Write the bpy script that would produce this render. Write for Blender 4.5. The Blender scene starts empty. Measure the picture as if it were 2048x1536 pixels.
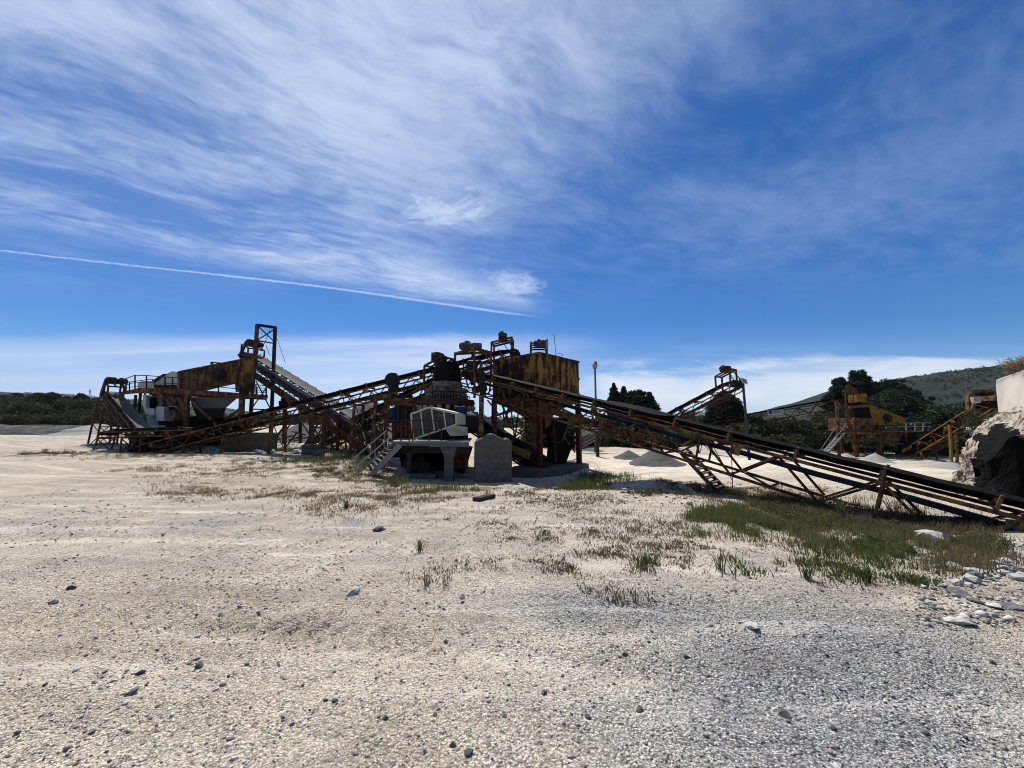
import bpy, math, random
import numpy as np
from mathutils import Vector, Matrix
from mathutils import noise as mnoise
random.seed(7); RNG = np.random.default_rng(11)
SC = bpy.context.scene
COL = SC.collection
R = math.radians
# ------------------------------------------------------------------ camera
F_PX, CX, CY, CAM_H, HORIZON = 739.0, 1024.0, 768.0, 1.7, 856.0
PITCH = math.atan((HORIZON - CY) / F_PX)
CP, SP = math.cos(PITCH), math.sin(PITCH)
cam_d = bpy.data.cameras.new("camera"); cam = bpy.data.objects.new("camera", cam_d); COL.objects.link(cam)
cam_d.sensor_width = 36.0; cam_d.lens = 36.0 * F_PX / 2048.0
cam_d.clip_start = 0.05; cam_d.clip_end = 20000
cam.location = (0, 0, CAM_H); cam.rotation_euler = (R(90) + PITCH, 0, 0)
SC.camera = cam
# ------------------------------------------------------------------ light
SUN_EL, SUN_AZ = R(57), R(-19)
SUN_DIR = Vector((math.sin(SUN_AZ) * math.cos(SUN_EL), math.cos(SUN_AZ) * math.cos(SUN_EL), math.sin(SUN_EL)))
sl = bpy.data.lights.new("sun", 'SUN'); sl.energy = 5.0; sl.angle = R(0.53); sl.color = (1.0, 0.955, 0.88)
so = bpy.data.objects.new("sun", sl); COL.objects.link(so); so.location = (0, 0, 60)
so.rotation_euler = SUN_DIR.to_track_quat('Z', 'Y').to_euler()
SC.view_settings.view_transform = 'Standard'; SC.view_settings.look = 'None'
SC.view_settings.exposure = 0.55; SC.view_settings.gamma = 1.0
SC.view_settings.use_curve_mapping = False
SC.cycles.max_bounces = 6; SC.cycles.transparent_max_bounces = 8
SC.cycles.filter_width = 1.0
SKY_STRENGTH = 0.057

# small node-expression helper ---------------------------------------------
class NT:
    def __init__(s, tree): s.t = tree; s.n = tree.nodes; s.l = tree.links
    def new(s, kind, **kw):
        n = s.n.new(kind)
        for k, v in kw.items(): setattr(n, k, v)
        return n
    def put(s, sock, v):
        if isinstance(v, X): s.l.new(v.s, sock)
        elif hasattr(v, 'links'): s.l.new(v, sock)
        else:
            if isinstance(v, (int, float)) and sock.type in ('RGBA',): v = (v, v, v, 1)
            elif isinstance(v, (tuple, list)) and sock.type == 'RGBA' and len(v) == 3: v = (*v, 1)
            sock.default_value = v
    def math(s, op, a, b=0.0, c=None):
        n = s.new('ShaderNodeMath', operation=op); s.put(n.inputs[0], a); s.put(n.inputs[1], b)
        if c is not None: s.put(n.inputs[2], c)
        return X(s, n.outputs[0])
    def ss(s, v, a, b):
        """smoothstep from a to b (b may be below a)"""
        n = s.new('ShaderNodeMapRange', interpolation_type='SMOOTHSTEP')
        s.put(n.inputs['Value'], v)
        asc = (not isinstance(a, X)) and a < b; lo, hi = (a, b) if asc else (b, a)
        s.put(n.inputs['From Min'], lo); s.put(n.inputs['From Max'], hi)
        s.put(n.inputs['To Min'], 0.0 if asc else 1.0); s.put(n.inputs['To Max'], 1.0 if asc else 0.0)
        return X(s, n.outputs['Result'])
    def vec(s, x, y, z=0.0):
        n = s.new('ShaderNodeCombineXYZ'); s.put(n.inputs[0], x); s.put(n.inputs[1], y); s.put(n.inputs[2], z)
        return n.outputs[0]
    def noise(s, v, scale, detail=4.0, rough=0.55, dist=0.0, col=False):
        n = s.new('ShaderNodeTexNoise'); s.l.new(v.s if isinstance(v, X) else v, n.inputs['Vector'])
        s.put(n.inputs['Scale'], scale); s.put(n.inputs['Detail'], detail); s.put(n.inputs['Roughness'], rough); s.put(n.inputs['Distortion'], dist)
        return n.outputs['Color'] if col else X(s, n.outputs['Fac'])
    def voro(s, v, scale, feature='F1', rnd=1.0):
        n = s.new('ShaderNodeTexVoronoi', feature=feature); s.l.new(v, n.inputs['Vector']); s.put(n.inputs['Scale'], scale); s.put(n.inputs['Randomness'], rnd)
        return n
    def mix(s, f, a, b, mode='MIX'):
        n = s.new('ShaderNodeMix', data_type='RGBA', blend_type=mode)
        s.put(n.inputs[0], f); s.put(n.inputs[6], a); s.put(n.inputs[7], b)
        return n.outputs[2]
    def scale_vec(s, v, sc, loc=(0, 0, 0), rot=(0, 0, 0)):
        n = s.new('ShaderNodeMapping'); s.l.new(v, n.inputs['Vector']); n.inputs['Scale'].default_value = sc; n.inputs['Location'].default_value = loc; n.inputs['Rotation'].default_value = rot
        return n.outputs[0]
class X:
    def __init__(s, nt, sock): s.nt = nt; s.s = sock
    def __add__(a, b): return a.nt.math('ADD', a, b)
    __radd__ = __add__
    def __sub__(a, b): return a.nt.math('SUBTRACT', a, b)
    def __rsub__(a, b): return a.nt.math('SUBTRACT', b, a)
    def __mul__(a, b): return a.nt.math('MULTIPLY', a, b)
    __rmul__ = __mul__
    def __truediv__(a, b): return a.nt.math('DIVIDE', a, b)
    def max(a, b): return a.nt.math('MAXIMUM', a, b)
    def min(a, b): return a.nt.math('MINIMUM', a, b)
    def pow(a, b): return a.nt.math('POWER', a, b)
    def abs(a): return a.nt.math('ABSOLUTE', a)

# ------------------------------------------------------------------ sky
world = bpy.data.worlds.new("World"); SC.world = world; world.use_nodes = True
W = NT(world.node_tree); W.n.clear()
sky = W.new('ShaderNodeTexSky', sky_type='NISHITA'); sky.sun_disc = False
sky.sun_elevation = SUN_EL; sky.sun_rotation = SUN_AZ % (2 * math.pi); sky.altitude = 900; sky.air_density = 1.0; sky.dust_density = 0.35; sky.ozone_density = 2.5
tc = W.new('ShaderNodeTexCoord'); sep = W.new('ShaderNodeSeparateXYZ'); W.l.new(tc.outputs['Generated'], sep.inputs[0])
dx, dy, dz = (X(W, sep.outputs[i]) for i in range(3))
zz = dz.max(0.035)
u = dx / zz; v = dy / zz                      # a flat cloud layer seen from below
q = v * 0.88 - u * 0.47                       # across the cirrus streaks
s_ = u * 0.88 + v * 0.47                      # along them
warp = W.noise(W.vec(u, v, 0.0), 0.9, 3.0, 0.5)
warp2 = W.noise(W.vec(u, v, 7.0), 2.3, 3.0, 0.5)
qs = q + (warp - 0.5) * 0.55 + (warp2 - 0.5) * 0.22
st1 = W.noise(W.vec(s_ * 0.75, qs * 1.9, 1.0), 1.5, 9.0, 0.62, 0.35)      # long streaks
st2 = W.noise(W.vec(s_ * 0.9, qs * 1.9, 4.0), 3.4, 9.0, 0.66, 0.4)        # torn detail
st3 = W.noise(W.vec(u * 1.2, v * 1.2, 9.0), 0.8, 4.0, 0.5)
st4 = W.noise(W.vec(s_ * 2.0 + warp * 0.9, q * 4.4 + warp2 * 0.9, 12.0), 2.2, 10.0, 0.66, 0.3)  # fine fibres
tex = W.ss(st1 * 0.42 + st2 * 0.24 + st4 * 0.24 + st3 * 0.24, 0.45, 0.71)
el = dz / dy.max(0.05)                       # slope along the yard's axis
# main cirrus sheet over the left, its tip reaching right just above the trail
edge = W.ss(q + (st1 - 0.5) * 0.7, 2.92, 2.45)
reach = 0.26 + W.ss(q, 1.85, 2.55) * 1.30 + W.ss(q, 1.2, 0.5) * 0.22
sheet = edge * W.ss(s_ + (st3 - 0.5) * 1.4 + (st2 - 0.5) * 0.5, reach + 0.55, reach - 0.5)
veil = W.ss(st1 * 0.3 + st3 * 0.4 + st4 * 0.3, 0.38, 0.70) * 0.34 * W.ss(el, 0.30, 0.55)   # thin milk everywhere
cir = (sheet * (0.11 + tex * 0.68)).min(0.86)
# small bright puff in the middle
pd = W.math('SQRT', (u + 0.335) * (u + 0.335) * 5.0 + (v - 1.62) * (v - 1.62) * 9.0)
pn = W.noise(W.vec(u * 1.0 + v * 0.5, v - u * 0.2, 20.0), 5.5, 9.0, 0.66, 1.2)
puff = W.ss(pd + (pn - 0.5) * 2.2 + (warp2 - 0.5) * 0.5, 0.75, -0.25) * 0.9
pd2 = W.math('SQRT', (u + 0.02) * (u + 0.02) * 9.0 + (v - 2.52) * (v - 2.52) * 7.0)
puff2 = W.ss(pd2 + (pn - 0.5) * 2.0, 0.95, -0.1) * 0.85
# vapour trail
tl = v - (u * 0.402 + 3.155) + W.ss((u + 1.4).abs(), 1.5, 0.0) * 0.075
tw = W.noise(W.vec(u, v, 3.0), 26.0, 3.0, 0.6)
tw2 = W.noise(W.vec(u, v, 8.0), 4.0, 4.0, 0.6)
trail = W.ss(tl.abs() + (tw - 0.5) * 0.05, 0.026 + W.ss(u, -2.5, 0.0) * 0.03, 0.004) * W.ss(u, 0.35, -0.2) * (0.35 + tw2 * 0.55)
# low stratus towards the horizon: streaks level with the horizon
az = W.math('ARCTAN2', dx, dy)
lowv = W.vec(az * 1.6, el * 13.0, 2.0)
ln1 = W.noise(lowv, 1.4, 8.0, 0.58, 0.5)
ln2 = W.noise(W.vec(az * 2.2, el * 7.0, 5.0), 2.6, 9.0, 0.6, 0.6)
# left: pale layered bank under el ~0.26 ; right: white heap under ~0.2
lim = 0.272 + (ln2 - 0.5) * 0.05
lowL = W.ss(el, lim, lim - 0.05) * W.ss(az, 0.35, -0.15) * (0.44 + W.ss(ln1, 0.35, 0.65) * 0.46)
limR = 0.185 + W.ss(az, 0.3, 1.0) * 0.03 + (ln2 - 0.5) * 0.16
lowR = W.ss(el, limR + (ln1 - 0.5) * 0.06, limR - 0.06) * W.ss(az, 0.12, 0.30) * (0.66 + W.ss(ln2, 0.3, 0.6) * 0.3) * W.ss(el, 0.02, 0.09)
lowM = W.ss(el, 0.26, 0.06) * W.ss(ln1 * 0.6 + ln2 * 0.4, 0.40, 0.62) * 0.7
lowV = W.ss(el, 0.30, 0.0) * 0.22
cir = (cir + W.ss(q, 2.0, 2.6) * edge * W.ss(s_, 1.75, 0.4) * tex * 0.30).min(0.9)
cover = cir.max(puff * 0.9).max(puff2).max(trail).max(lowL).max(lowR).max(lowM)
cover = (cover + veil * (1.0 - cover) + lowV * (1.0 - cover)).min(0.97)
sund = W.new('ShaderNodeVectorMath', operation='DOT_PRODUCT'); W.l.new(tc.outputs['Generated'], sund.inputs[0]); sund.inputs[1].default_value = SUN_DIR
glow = W.ss(X(W, sund.outputs['Value']), 0.35, 1.0)
cover = (cover + W.ss(X(W, sund.outputs['Value']), 0.80, 1.0) * (1.0 - cover) * (0.12 + tex * 0.45)).min(0.97)
k = 1.0 / SKY_STRENGTH / 2 ** 0.55
cl_lo = (0.36 * k, 0.49 * k, 0.83 * k); cl_hi = (0.72 * k, 0.82 * k, 1.0 * k)
cl_col = W.mix((glow * 0.8 + W.ss(el, 0.45, 0.05) * 0.35).min(1.0), cl_lo, cl_hi)
hsv = W.new('ShaderNodeHueSaturation'); W.l.new(sky.outputs[0], hsv.inputs['Color']); hsv.inputs['Saturation'].default_value = 1.34; hsv.inputs['Value'].default_value = 1.0
tint = W.mix(1.0, hsv.outputs[0], (0.80, 0.99, 1.22, 1), 'MULTIPLY')
cl_col = W.mix(W.ss(el, 0.30, 0.12) * W.ss(az, 0.05, 0.3) * 0.8, cl_col, (0.80 * k, 0.86 * k, 0.93 * k))
skc = W.mix(cover, tint, cl_col)
bg = W.new('ShaderNodeBackground'); W.put(bg.inputs['Strength'], SKY_STRENGTH); W.l.new(skc, bg.inputs['Color'])
wo = W.new('ShaderNodeOutputWorld'); W.l.new(bg.outputs[0], wo.inputs['Surface'])

# ------------------------------------------------------------------ pixel to world, noise, terrain
def at(px, py, Y):
    """point on the ray of photo pixel (px, py) at depth Y metres ahead of the camera"""
    a, b = (px - CX) / F_PX, (CY - py) / F_PX
    dyy, dzz = CP - b * SP, SP + b * CP
    t = Y / dyy
    return Vector((a * t, Y, CAM_H + dzz * t))
def _h(ix, iy, seed):
    n = (ix.astype(np.int64) * 374761393 + iy.astype(np.int64) * 668265263 + seed * 974634777) & 0xffffffff
    n = ((n ^ (n >> 13)) * 1274126177) & 0xffffffff
    return ((n ^ (n >> 16)) & 0xffff) / 65535.0
def vnoise(x, y, seed=0):
    x = np.asarray(x, float); y = np.asarray(y, float)
    ix, iy = np.floor(x), np.floor(y); fx, fy = x - ix, y - iy
    fx = fx * fx * (3 - 2 * fx); fy = fy * fy * (3 - 2 * fy)
    a, b = _h(ix, iy, seed), _h(ix + 1, iy, seed); c, d = _h(ix, iy + 1, seed), _h(ix + 1, iy + 1, seed)
    return (a + (b - a) * fx) * (1 - fy) + (c + (d - c) * fx) * fy
def fbm(x, y, oct=4, seed=0, gain=0.5):
    s, a, t = 0.0, 1.0, 0.0
    for i in range(oct):
        s = s + a * vnoise(np.asarray(x) * 2 ** i, np.asarray(y) * 2 ** i, seed + i * 17); t += a; a *= gain
    return s / t
CTRL = [(0, 0, 0), (3, 3, 0), (-3, 3, 0), (6, 5, -.12), (-6, 5, 0), (0, 8, 0), (-8, 9, 0), (4, 8, -.08), (-14, 12, 0), (0, -10, 0), (-10, -5, 0), (10, -6, 0), (-40, 10, 0), (25, 2, .2), (0, 11, -.1), (-4, 11.5, 0)]
for px, py, D in [(745, 950, 14.5), (900, 970, 15), (985, 966, 15), (1165, 950, 19), (1040, 962, 17.5), (1300, 928, 20), (1430, 985, 12), (1700, 1020, 8.5), (1850, 1078, 6.5),
                  (1700, 925, 28), (1750, 915, 33), (1900, 935, 25), (1640, 905, 34), (225, 886, 28), (380, 906, 24), (560, 907, 23), (700, 918, 20), (100, 902, 28), (100, 872, 56), (-100, 871, 60), (-300, 872, 60), (300, 866, 60),
                  (1200, 905, 28), (1050, 900, 27), (600, 880, 40), (860, 880, 40), (1500, 905, 34), (2100, 940, 25), (1300, 890, 45), (1000, 870, 60)]:
    CTRL.append(tuple(at(px, py, D)))
CTRL += [(-120, 100, 3.4), (-95, 100, 3.2), (-75, 100, 3.0), (-50, 100, 2.5), (-90, 63, .45), (-70, 64, .4), (-50, 64, .4), (-110, 64, .5), (-85, 72, .6), (-60, 73, .6), (20, 90, 1.5), (45, 60, 2.0), (30, 45, .6), (60, 40, 2.0), (0, 160, 4), (-150, 130, 5), (150, 120, 4), (-120, 40, 1.5), (0, 900, 5), (900, 600, 5), (-900, 600, 5), (0, -600, 0), (600, -300, 0), (-600, -300, 0), (0, 3000, 5)]
CT = np.array(CTRL)
def gbase(x, y):
    x = np.asarray(x, float); y = np.asarray(y, float); sh = x.shape; x = x.ravel(); y = y.ravel()
    out = np.empty_like(x)
    sc = 3.0 + np.hypot(CT[:, 0], CT[:, 1]) * 0.25
    for i in range(0, len(x), 20000):
        d = np.hypot(x[i:i + 20000, None] - CT[None, :, 0], y[i:i + 20000, None] - CT[None, :, 1]) / sc[None]
        w = 1.0 / (d ** 3 + 0.02)
        out[i:i + 20000] = (w * CT[None, :, 2]).sum(1) / w.sum(1)
    return out.reshape(sh)
PIT = at(1560, 1035, 8.2); PIT2 = at(1830, 1045, 7.3)
def gfull(x, y):
    z = gbase(x, y)
    r = np.hypot(x, y)
    n = (fbm(x * .35, y * .35, 3, 5) - .5) * .16 * np.clip(r / 6, .4, 1.6)
    n = n + (fbm(x * 1.3, y * 1.3, 3, 9) - .5) * .055
    # the shallow ditch the conveyor tail runs in
    for p, rad, dep in ((PIT, 1.5, .16), (PIT2, 1.3, .18), (at(1130, 985, 14), 1.8, .22)):
        n = n - dep * np.exp(-((x - p.x) ** 2 + (y - p.y) ** 2) / rad ** 2)
    # tyre ruts curving in from the left
    n = n + RUT(x, y) * -0.035
    # windrow of spoil beside the ditch
    p = at(1290, 985, 12.5)
    d1 = np.abs((x - p.x) * .3 + (y - p.y) * .95 + .25 * np.sin(x * 1.3)); l1 = np.abs((x - p.x) * .95 - (y - p.y) * .3)
    n = n + .2 * np.exp(-(d1 / .5) ** 2) * np.clip(1.4 - l1 / 2.2, 0, 1)
    return z + n
def RUT(x, y):
    w = .9 * np.sin(x * .12 + .5) + .15 * np.sin(x * .7)
    a = 0
    for off, wd in ((5.6, .22), (7.3, .2), (11.5, .28), (13.1, .28), (3.4, .18)):
        a = a + np.exp(-((y + w + .04 * x - off) / wd) ** 2) * np.clip((4.5 - x) / 5, 0, 1)
    return a
def gz(x, y): return float(gfull(np.array([x]), np.array([y]))[0])
def pix_ground(px, py):
    """where the rays of the given pixels meet the terrain"""
    px = np.asarray(px, float); py = np.asarray(py, float)
    a, b = (px - CX) / F_PX, (CY - py) / F_PX
    dyy, dzz = CP - b * SP, SP + b * CP
    m = dzz / dyy; sx = a / dyy
    best = np.full(px.shape, 60.0); done = np.zeros(px.shape, bool)
    for D in np.geomspace(1.2, 60, 150):
        z = CAM_H + m * D
        hit = (~done) & (z < gbase(sx * D, np.full(px.shape, D)))
        best[hit] = D; done |= hit
    lo_ = best / (60 / 1.2) ** (1 / 149.0); hi_ = best.copy()
    for _ in range(9):
        md = (lo_ + hi_) / 2; below = (CAM_H + m * md) < gbase(sx * md, md); hi_ = np.where(below, md, hi_); lo_ = np.where(below, lo_, md)
    best = np.where(done, hi_, best)
    X_, Y_ = sx * best, best
    return X_, Y_, gfull(X_, Y_), done
# ------------------------------------------------------------------ mesh helpers
def link(name, me, mat=None, parent=None):
    o = bpy.data.objects.new(name, me); COL.objects.link(o)
    if mat is not None: me.materials.append(mat)
    if parent is not None: o.parent = parent
    return o
def tag(o, label=None, cat=None, group=None, kind=None):
    if label: o['label'] = label
    if cat: o['category'] = cat
    if group: o['group'] = group
    if kind: o['kind'] = kind
    return o
def empty(name, loc, label, cat, group=None):
    o = bpy.data.objects.new(name, None); COL.objects.link(o); o.location = Vector(loc); o.empty_display_size = .3
    return tag(o, label, cat, group)
def arr_mesh(name, verts, faces_flat, per, smooth=False):
    me = bpy.data.meshes.new(name); verts = np.asarray(verts, np.float32).reshape(-1, 3); ff = np.asarray(faces_flat, np.int32).ravel()
    per = np.asarray(per, np.int32) if not np.isscalar(per) else np.full(len(ff) // per, per, np.int32)
    me.vertices.add(len(verts)); me.vertices.foreach_set('co', verts.ravel())
    me.loops.add(len(ff)); me.loops.foreach_set('vertex_index', ff)
    me.polygons.add(len(per)); st = np.concatenate([[0], np.cumsum(per)[:-1]]).astype(np.int32)
    me.polygons.foreach_set('loop_start', st); me.polygons.foreach_set('loop_total', per)
    if smooth: me.polygons.foreach_set('use_smooth', np.ones(len(per), bool))
    me.update(calc_edges=True); me.validate()
    return me
def root_of(p):
    while p.parent is not None: p = p.parent
    return p
class MB:
    """collects boxes, bars, tubes, prisms and lathes (world space) and links them as one mesh object"""
    def __init__(s): s.v = []; s.f = []; s.sm = []
    def add(s, vs, fs, smooth=False):
        b = len(s.v); s.v += [Vector(p) for p in vs]; s.f += [tuple(b + i for i in f) for f in fs]
        s.sm += ([smooth] * len(fs) if isinstance(smooth, bool) else smooth); return s
    def box(s, c, size, rz=0.0, M=None):
        c = Vector(c); h = Vector(size) / 2
        if M is None: M = Matrix.Rotation(rz, 3, 'Z')
        vs = [c + M @ Vector((i * h.x, j * h.y, k_ * h.z)) for k_ in (-1, 1) for j in (-1, 1) for i in (-1, 1)]
        return s.add(vs, [(0, 2, 3, 1), (4, 5, 7, 6), (0, 1, 5, 4), (2, 6, 7, 3), (0, 4, 6, 2), (1, 3, 7, 5)])
    def bar(s, a, b, w, h=None, up=(0, 0, 1)):
        a, b = Vector(a), Vector(b); h = w if h is None else h
        d = (b - a)
        if d.length < 1e-6: return s
        L = d.length; d.normalize(); up = Vector(up)
        x = d.cross(up)
        if x.length < 1e-3: x = d.cross(Vector((0, 1, 0)))
        x.normalize(); y = x.cross(d)
        M = Matrix((x, y, d)).transposed()
        return s.box((a + b) / 2, (w, h, L), M=M)
    def angle(s, a, b, w, up=(0, 0, 1), t=.014):
        """an L-section"""
        a, b = Vector(a), Vector(b); d = (b - a).normalized(); up = Vector(up); x = d.cross(up)
        if x.length < 1e-3: x = d.cross(Vector((0, 1, 0)))
        x.normalize(); y = x.cross(d)
        s.bar(a + y * (w / 2), b + y * (w / 2), w, t, up)
        return s.bar(a + x * (w / 2 - t / 2), b + x * (w / 2 - t / 2), t, w - t - .004, up)
    def tube(s, a, b, r, n=10, r2=None, caps=True):
        a, b = Vector(a), Vector(b); r2 = r if r2 is None else r2; d = (b - a)
        if d.length < 1e-6: return s
        d.normalize(); x = d.orthogonal().normalized(); y = d.cross(x)
        vs = []
        for p, rr in ((a, r), (b, r2)):
            vs += [p + (x * math.cos(2 * math.pi * i / n) + y * math.sin(2 * math.pi * i / n)) * rr for i in range(n)]
        fs = [(i, (i + 1) % n, n + (i + 1) % n, n + i) for i in range(n)]; sm = [True] * n
        if caps: fs += [tuple(range(n - 1, -1, -1)), tuple(range(n, 2 * n))]; sm += [False, False]
        return s.add(vs, fs, sm)
    def pipe(s, pts, r, n=7):
        for p, q_ in zip(pts[:-1], pts[1:]): s.tube(p, q_, r, n)
        return s
    def prism(s, pts, ext):
        """polygon extruded along ext"""
        pts = [Vector(p) for p in pts]; n = len(pts); ext = Vector(ext)
        nrm = Vector((0, 0, 0))
        for i in range(n): nrm += pts[i].cross(pts[(i + 1) % n])
        if nrm.dot(ext) > 0: pts = pts[::-1]
        vs = pts + [p + ext for p in pts]
        fs = [tuple(range(n)), tuple(range(2 * n - 1, n - 1, -1))] + [(i, n + i, n + (i + 1) % n, (i + 1) % n) for i in range(n)]
        return s.add(vs, fs)
    def lathe(s, a, d, prof, n=24, x=None):
        """profile of (distance along d, radius) turned round the axis"""
        a, d = Vector(a), Vector(d).normalized(); x = d.orthogonal().normalized() if x is None else Vector(x); y = d.cross(x)
        vs = []; fs = []; sm = []
        for l, r in prof:
            vs += [a + d * l + (x * math.cos(2 * math.pi * i / n) + y * math.sin(2 * math.pi * i / n)) * max(r, 1e-4) for i in range(n)]
        for j in range(len(prof) - 1):
            for i in range(n): fs.append((j * n + i, j * n + (i + 1) % n, (j + 1) * n + (i + 1) % n, (j + 1) * n + i)); sm.append(True)
        fs += [tuple(range(n - 1, -1, -1)), tuple(range((len(prof) - 1) * n, len(prof) * n))]; sm += [False, False]
        return s.add(vs, fs, sm)
    def loft(s, A, B):
        """solid between two polygons with the same number of points"""
        n = len(A); vs = [Vector(p) for p in A] + [Vector(p) for p in B]
        fs = [tuple(range(n - 1, -1, -1)), tuple(range(n, 2 * n))] + [(i, (i + 1) % n, n + (i + 1) % n, n + i) for i in range(n)]
        return s.add(vs, fs)
    def build(s, name, mat, parent=None, bevel=0.0, origin=None):
        if parent is not None: org = root_of(parent).location
        elif origin is not None: org = Vector(origin)
        else: org = Vector((0, 0, 0))
        me = bpy.data.meshes.new(name); me.from_pydata([tuple(p - org) for p in s.v], [], s.f)
        me.polygons.foreach_set('use_smooth', s.sm); me.update()
        import bmesh
        bm = bmesh.new(); bm.from_mesh(me); bmesh.ops.recalc_face_normals(bm, faces=bm.faces); bm.to_mesh(me); bm.free()
        if any(s.sm):
            try: me.set_sharp_from_angle(angle=R(40))
            except Exception: pass
        o = link(name, me, mat, parent)
        if parent is None: o.location = org
        if bevel:
            b = o.modifiers.new('bevel', 'BEVEL'); b.width = bevel; b.segments = 2; b.limit_method = 'ANGLE'
        return o
# ------------------------------------------------------------------ materials
def new_mat(name):
    m = bpy.data.materials.new(name); m.use_nodes = True; t = NT(m.node_tree)
    b = t.n['Principled BSDF']; return m, t, b
def coords(t): return t.new('ShaderNodeTexCoord').outputs['Object']
def bump(t, b, h, strength, dist=.02):
    n = t.new('ShaderNodeBump'); t.put(n.inputs['Height'], h); t.put(n.inputs['Strength'], strength); t.put(n.inputs['Distance'], dist); t.l.new(n.outputs[0], b.inputs['Normal'])
AK = .5      # halves the paint colours, putting the plant's deep shade into them
def paint_mat(name, paint, rust=(.085, .030, .012), amount=.5, dark=(.022, .016, .012), scale=3.0, rough=.75, streak=True, dust=.35, metal=0.0, sw=.3):
    """weathered paint: chips of rust, dark grime, dust lying on upward faces"""
    paint, rust, dark = (tuple(c * AK for c in k_) for k_ in (paint, rust, dark))
    m, t, b = new_mat(name); o = coords(t)
    n1 = t.noise(o, scale, 8, .62, .3); n2 = t.noise(o, scale * 5.3, 6, .65)
    sv = t.scale_vec(o, (1, 1, .18)); n3 = t.noise(sv, scale * 3.0, 6, .6)
    f = t.ss(n1 * .6 + n2 * .25 + n3 * (sw if streak else .0) - (sw - .3) * .5, .78 - amount * .5, .88 - amount * .5)
    pv = t.mix(n2, tuple(c * .7 for c in paint), tuple(min(1, c * 1.25) for c in paint))
    rv = t.mix(t.ss(n2, .35, .65), dark, rust)
    c = t.mix(f, pv, rv)
    g = t.ss(t.noise(o, scale * .6, 5, .6), .5, .75) * .55
    c = t.mix(g, c, dark)
    geo = t.new('ShaderNodeNewGeometry'); sp = t.new('ShaderNodeSeparateXYZ'); t.l.new(geo.outputs['Normal'], sp.inputs[0])
    up = t.ss(X(t, sp.outputs[2]), .55, .98) * t.ss(n1 * .5 + n2 * .5, .3, .6) * dust
    c = t.mix(up, c, (.17, .155, .135))
    t.l.new(c, b.inputs['Base Color']); b.inputs['Roughness'].default_value = rough; b.inputs['Metallic'].default_value = metal
    b.inputs['Specular IOR Level'].default_value = .15
    bump(t, b, n2 + f * .6, .35, .008)
    return m
def plain_mat(name, c1, c2, scale=8.0, rough=.85, b_s=.2, b_d=.01, stretch=(1, 1, 1), ak=.5):
    c1, c2 = tuple(c * ak for c in c1), tuple(c * ak for c in c2)
    m, t, b = new_mat(name); o = t.scale_vec(coords(t), stretch)
    n1 = t.noise(o, scale, 8, .6, .2); n2 = t.noise(o, scale * .22, 4, .6)
    c = t.mix(t.ss(n1 * .55 + n2 * .45, .32, .68), c1, c2)
    t.l.new(c, b.inputs['Base Color']); b.inputs['Roughness'].default_value = rough; b.inputs['Specular IOR Level'].default_value = .06
    bump(t, b, n1, b_s, b_d)
    return m
M = {}
M['ochre'] = paint_mat('ochre_rust_paint', (.40, .215, .03), amount=.42)
M['screen'] = paint_mat('dark_ochre_screen_plate', (.30, .165, .035), rust=(.10, .04, .018), amount=.52, scale=1.6)
M['ochre_worn'] = paint_mat('worn_ochre_paint', (.37, .19, .05), rust=(.16, .065, .026), amount=.56)
M['rust'] = paint_mat('rusty_steel', (.26, .125, .05), rust=(.15, .06, .026), amount=.55, scale=4)
M['rust_light'] = paint_mat('pale_rusty_steel', (.30, .17, .085), rust=(.16, .065, .03), amount=.5, scale=4)
M['rust_red'] = paint_mat('red_rusty_steel', (.20, .055, .025), rust=(.10, .028, .015), amount=.5, scale=5)
M['bin'] = paint_mat('rust_streaked_yellow_plate', (.42, .235, .055), rust=(.075, .024, .010), amount=.57, scale=1.1, dark=(.03, .018, .012), sw=.75)
M['dark'] = paint_mat('dark_oily_steel', (.035, .032, .03), rust=(.05, .03, .02), amount=.4, dust=.15)
M['black'] = plain_mat('black_rubber', (.012, .010, .009), (.030, .026, .023), 14, .8, ak=.32)
M['belt'] = plain_mat('dusty_rubber_belt', (.020, .020, .020), (.055, .052, .048), 9, .75)
M['belt_dusty'] = plain_mat('grey_dust_covered_belt', (.26, .25, .235), (.38, .365, .34), 7, .9, ak=.3)
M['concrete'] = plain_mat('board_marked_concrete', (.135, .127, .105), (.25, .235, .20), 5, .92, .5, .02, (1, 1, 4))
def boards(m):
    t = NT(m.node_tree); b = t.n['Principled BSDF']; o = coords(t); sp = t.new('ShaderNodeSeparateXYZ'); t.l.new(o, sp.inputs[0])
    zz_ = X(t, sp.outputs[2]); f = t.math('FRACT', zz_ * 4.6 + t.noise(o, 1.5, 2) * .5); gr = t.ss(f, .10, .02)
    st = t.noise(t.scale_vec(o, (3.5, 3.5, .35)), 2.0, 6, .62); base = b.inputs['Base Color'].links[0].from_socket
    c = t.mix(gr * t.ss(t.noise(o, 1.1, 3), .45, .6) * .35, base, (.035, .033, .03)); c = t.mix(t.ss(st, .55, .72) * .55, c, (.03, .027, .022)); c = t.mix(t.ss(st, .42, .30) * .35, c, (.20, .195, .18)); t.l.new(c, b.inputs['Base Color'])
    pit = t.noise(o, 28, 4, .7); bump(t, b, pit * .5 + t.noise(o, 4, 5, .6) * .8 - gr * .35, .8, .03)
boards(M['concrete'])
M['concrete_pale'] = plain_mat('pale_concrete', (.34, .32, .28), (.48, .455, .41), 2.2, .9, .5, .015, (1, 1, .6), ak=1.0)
M['cream'] = paint_mat('cream_paint', (1.0, .93, .68), rust=(.30, .18, .09), amount=.14, dark=(.36, .33, .25), dust=.2)
M['chute'] = paint_mat('dirty_white_plate', (.86, .83, .74), rust=(.28, .15, .08), amount=.28, dark=(.26, .25, .21), scale=1.5, dust=.2)
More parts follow.
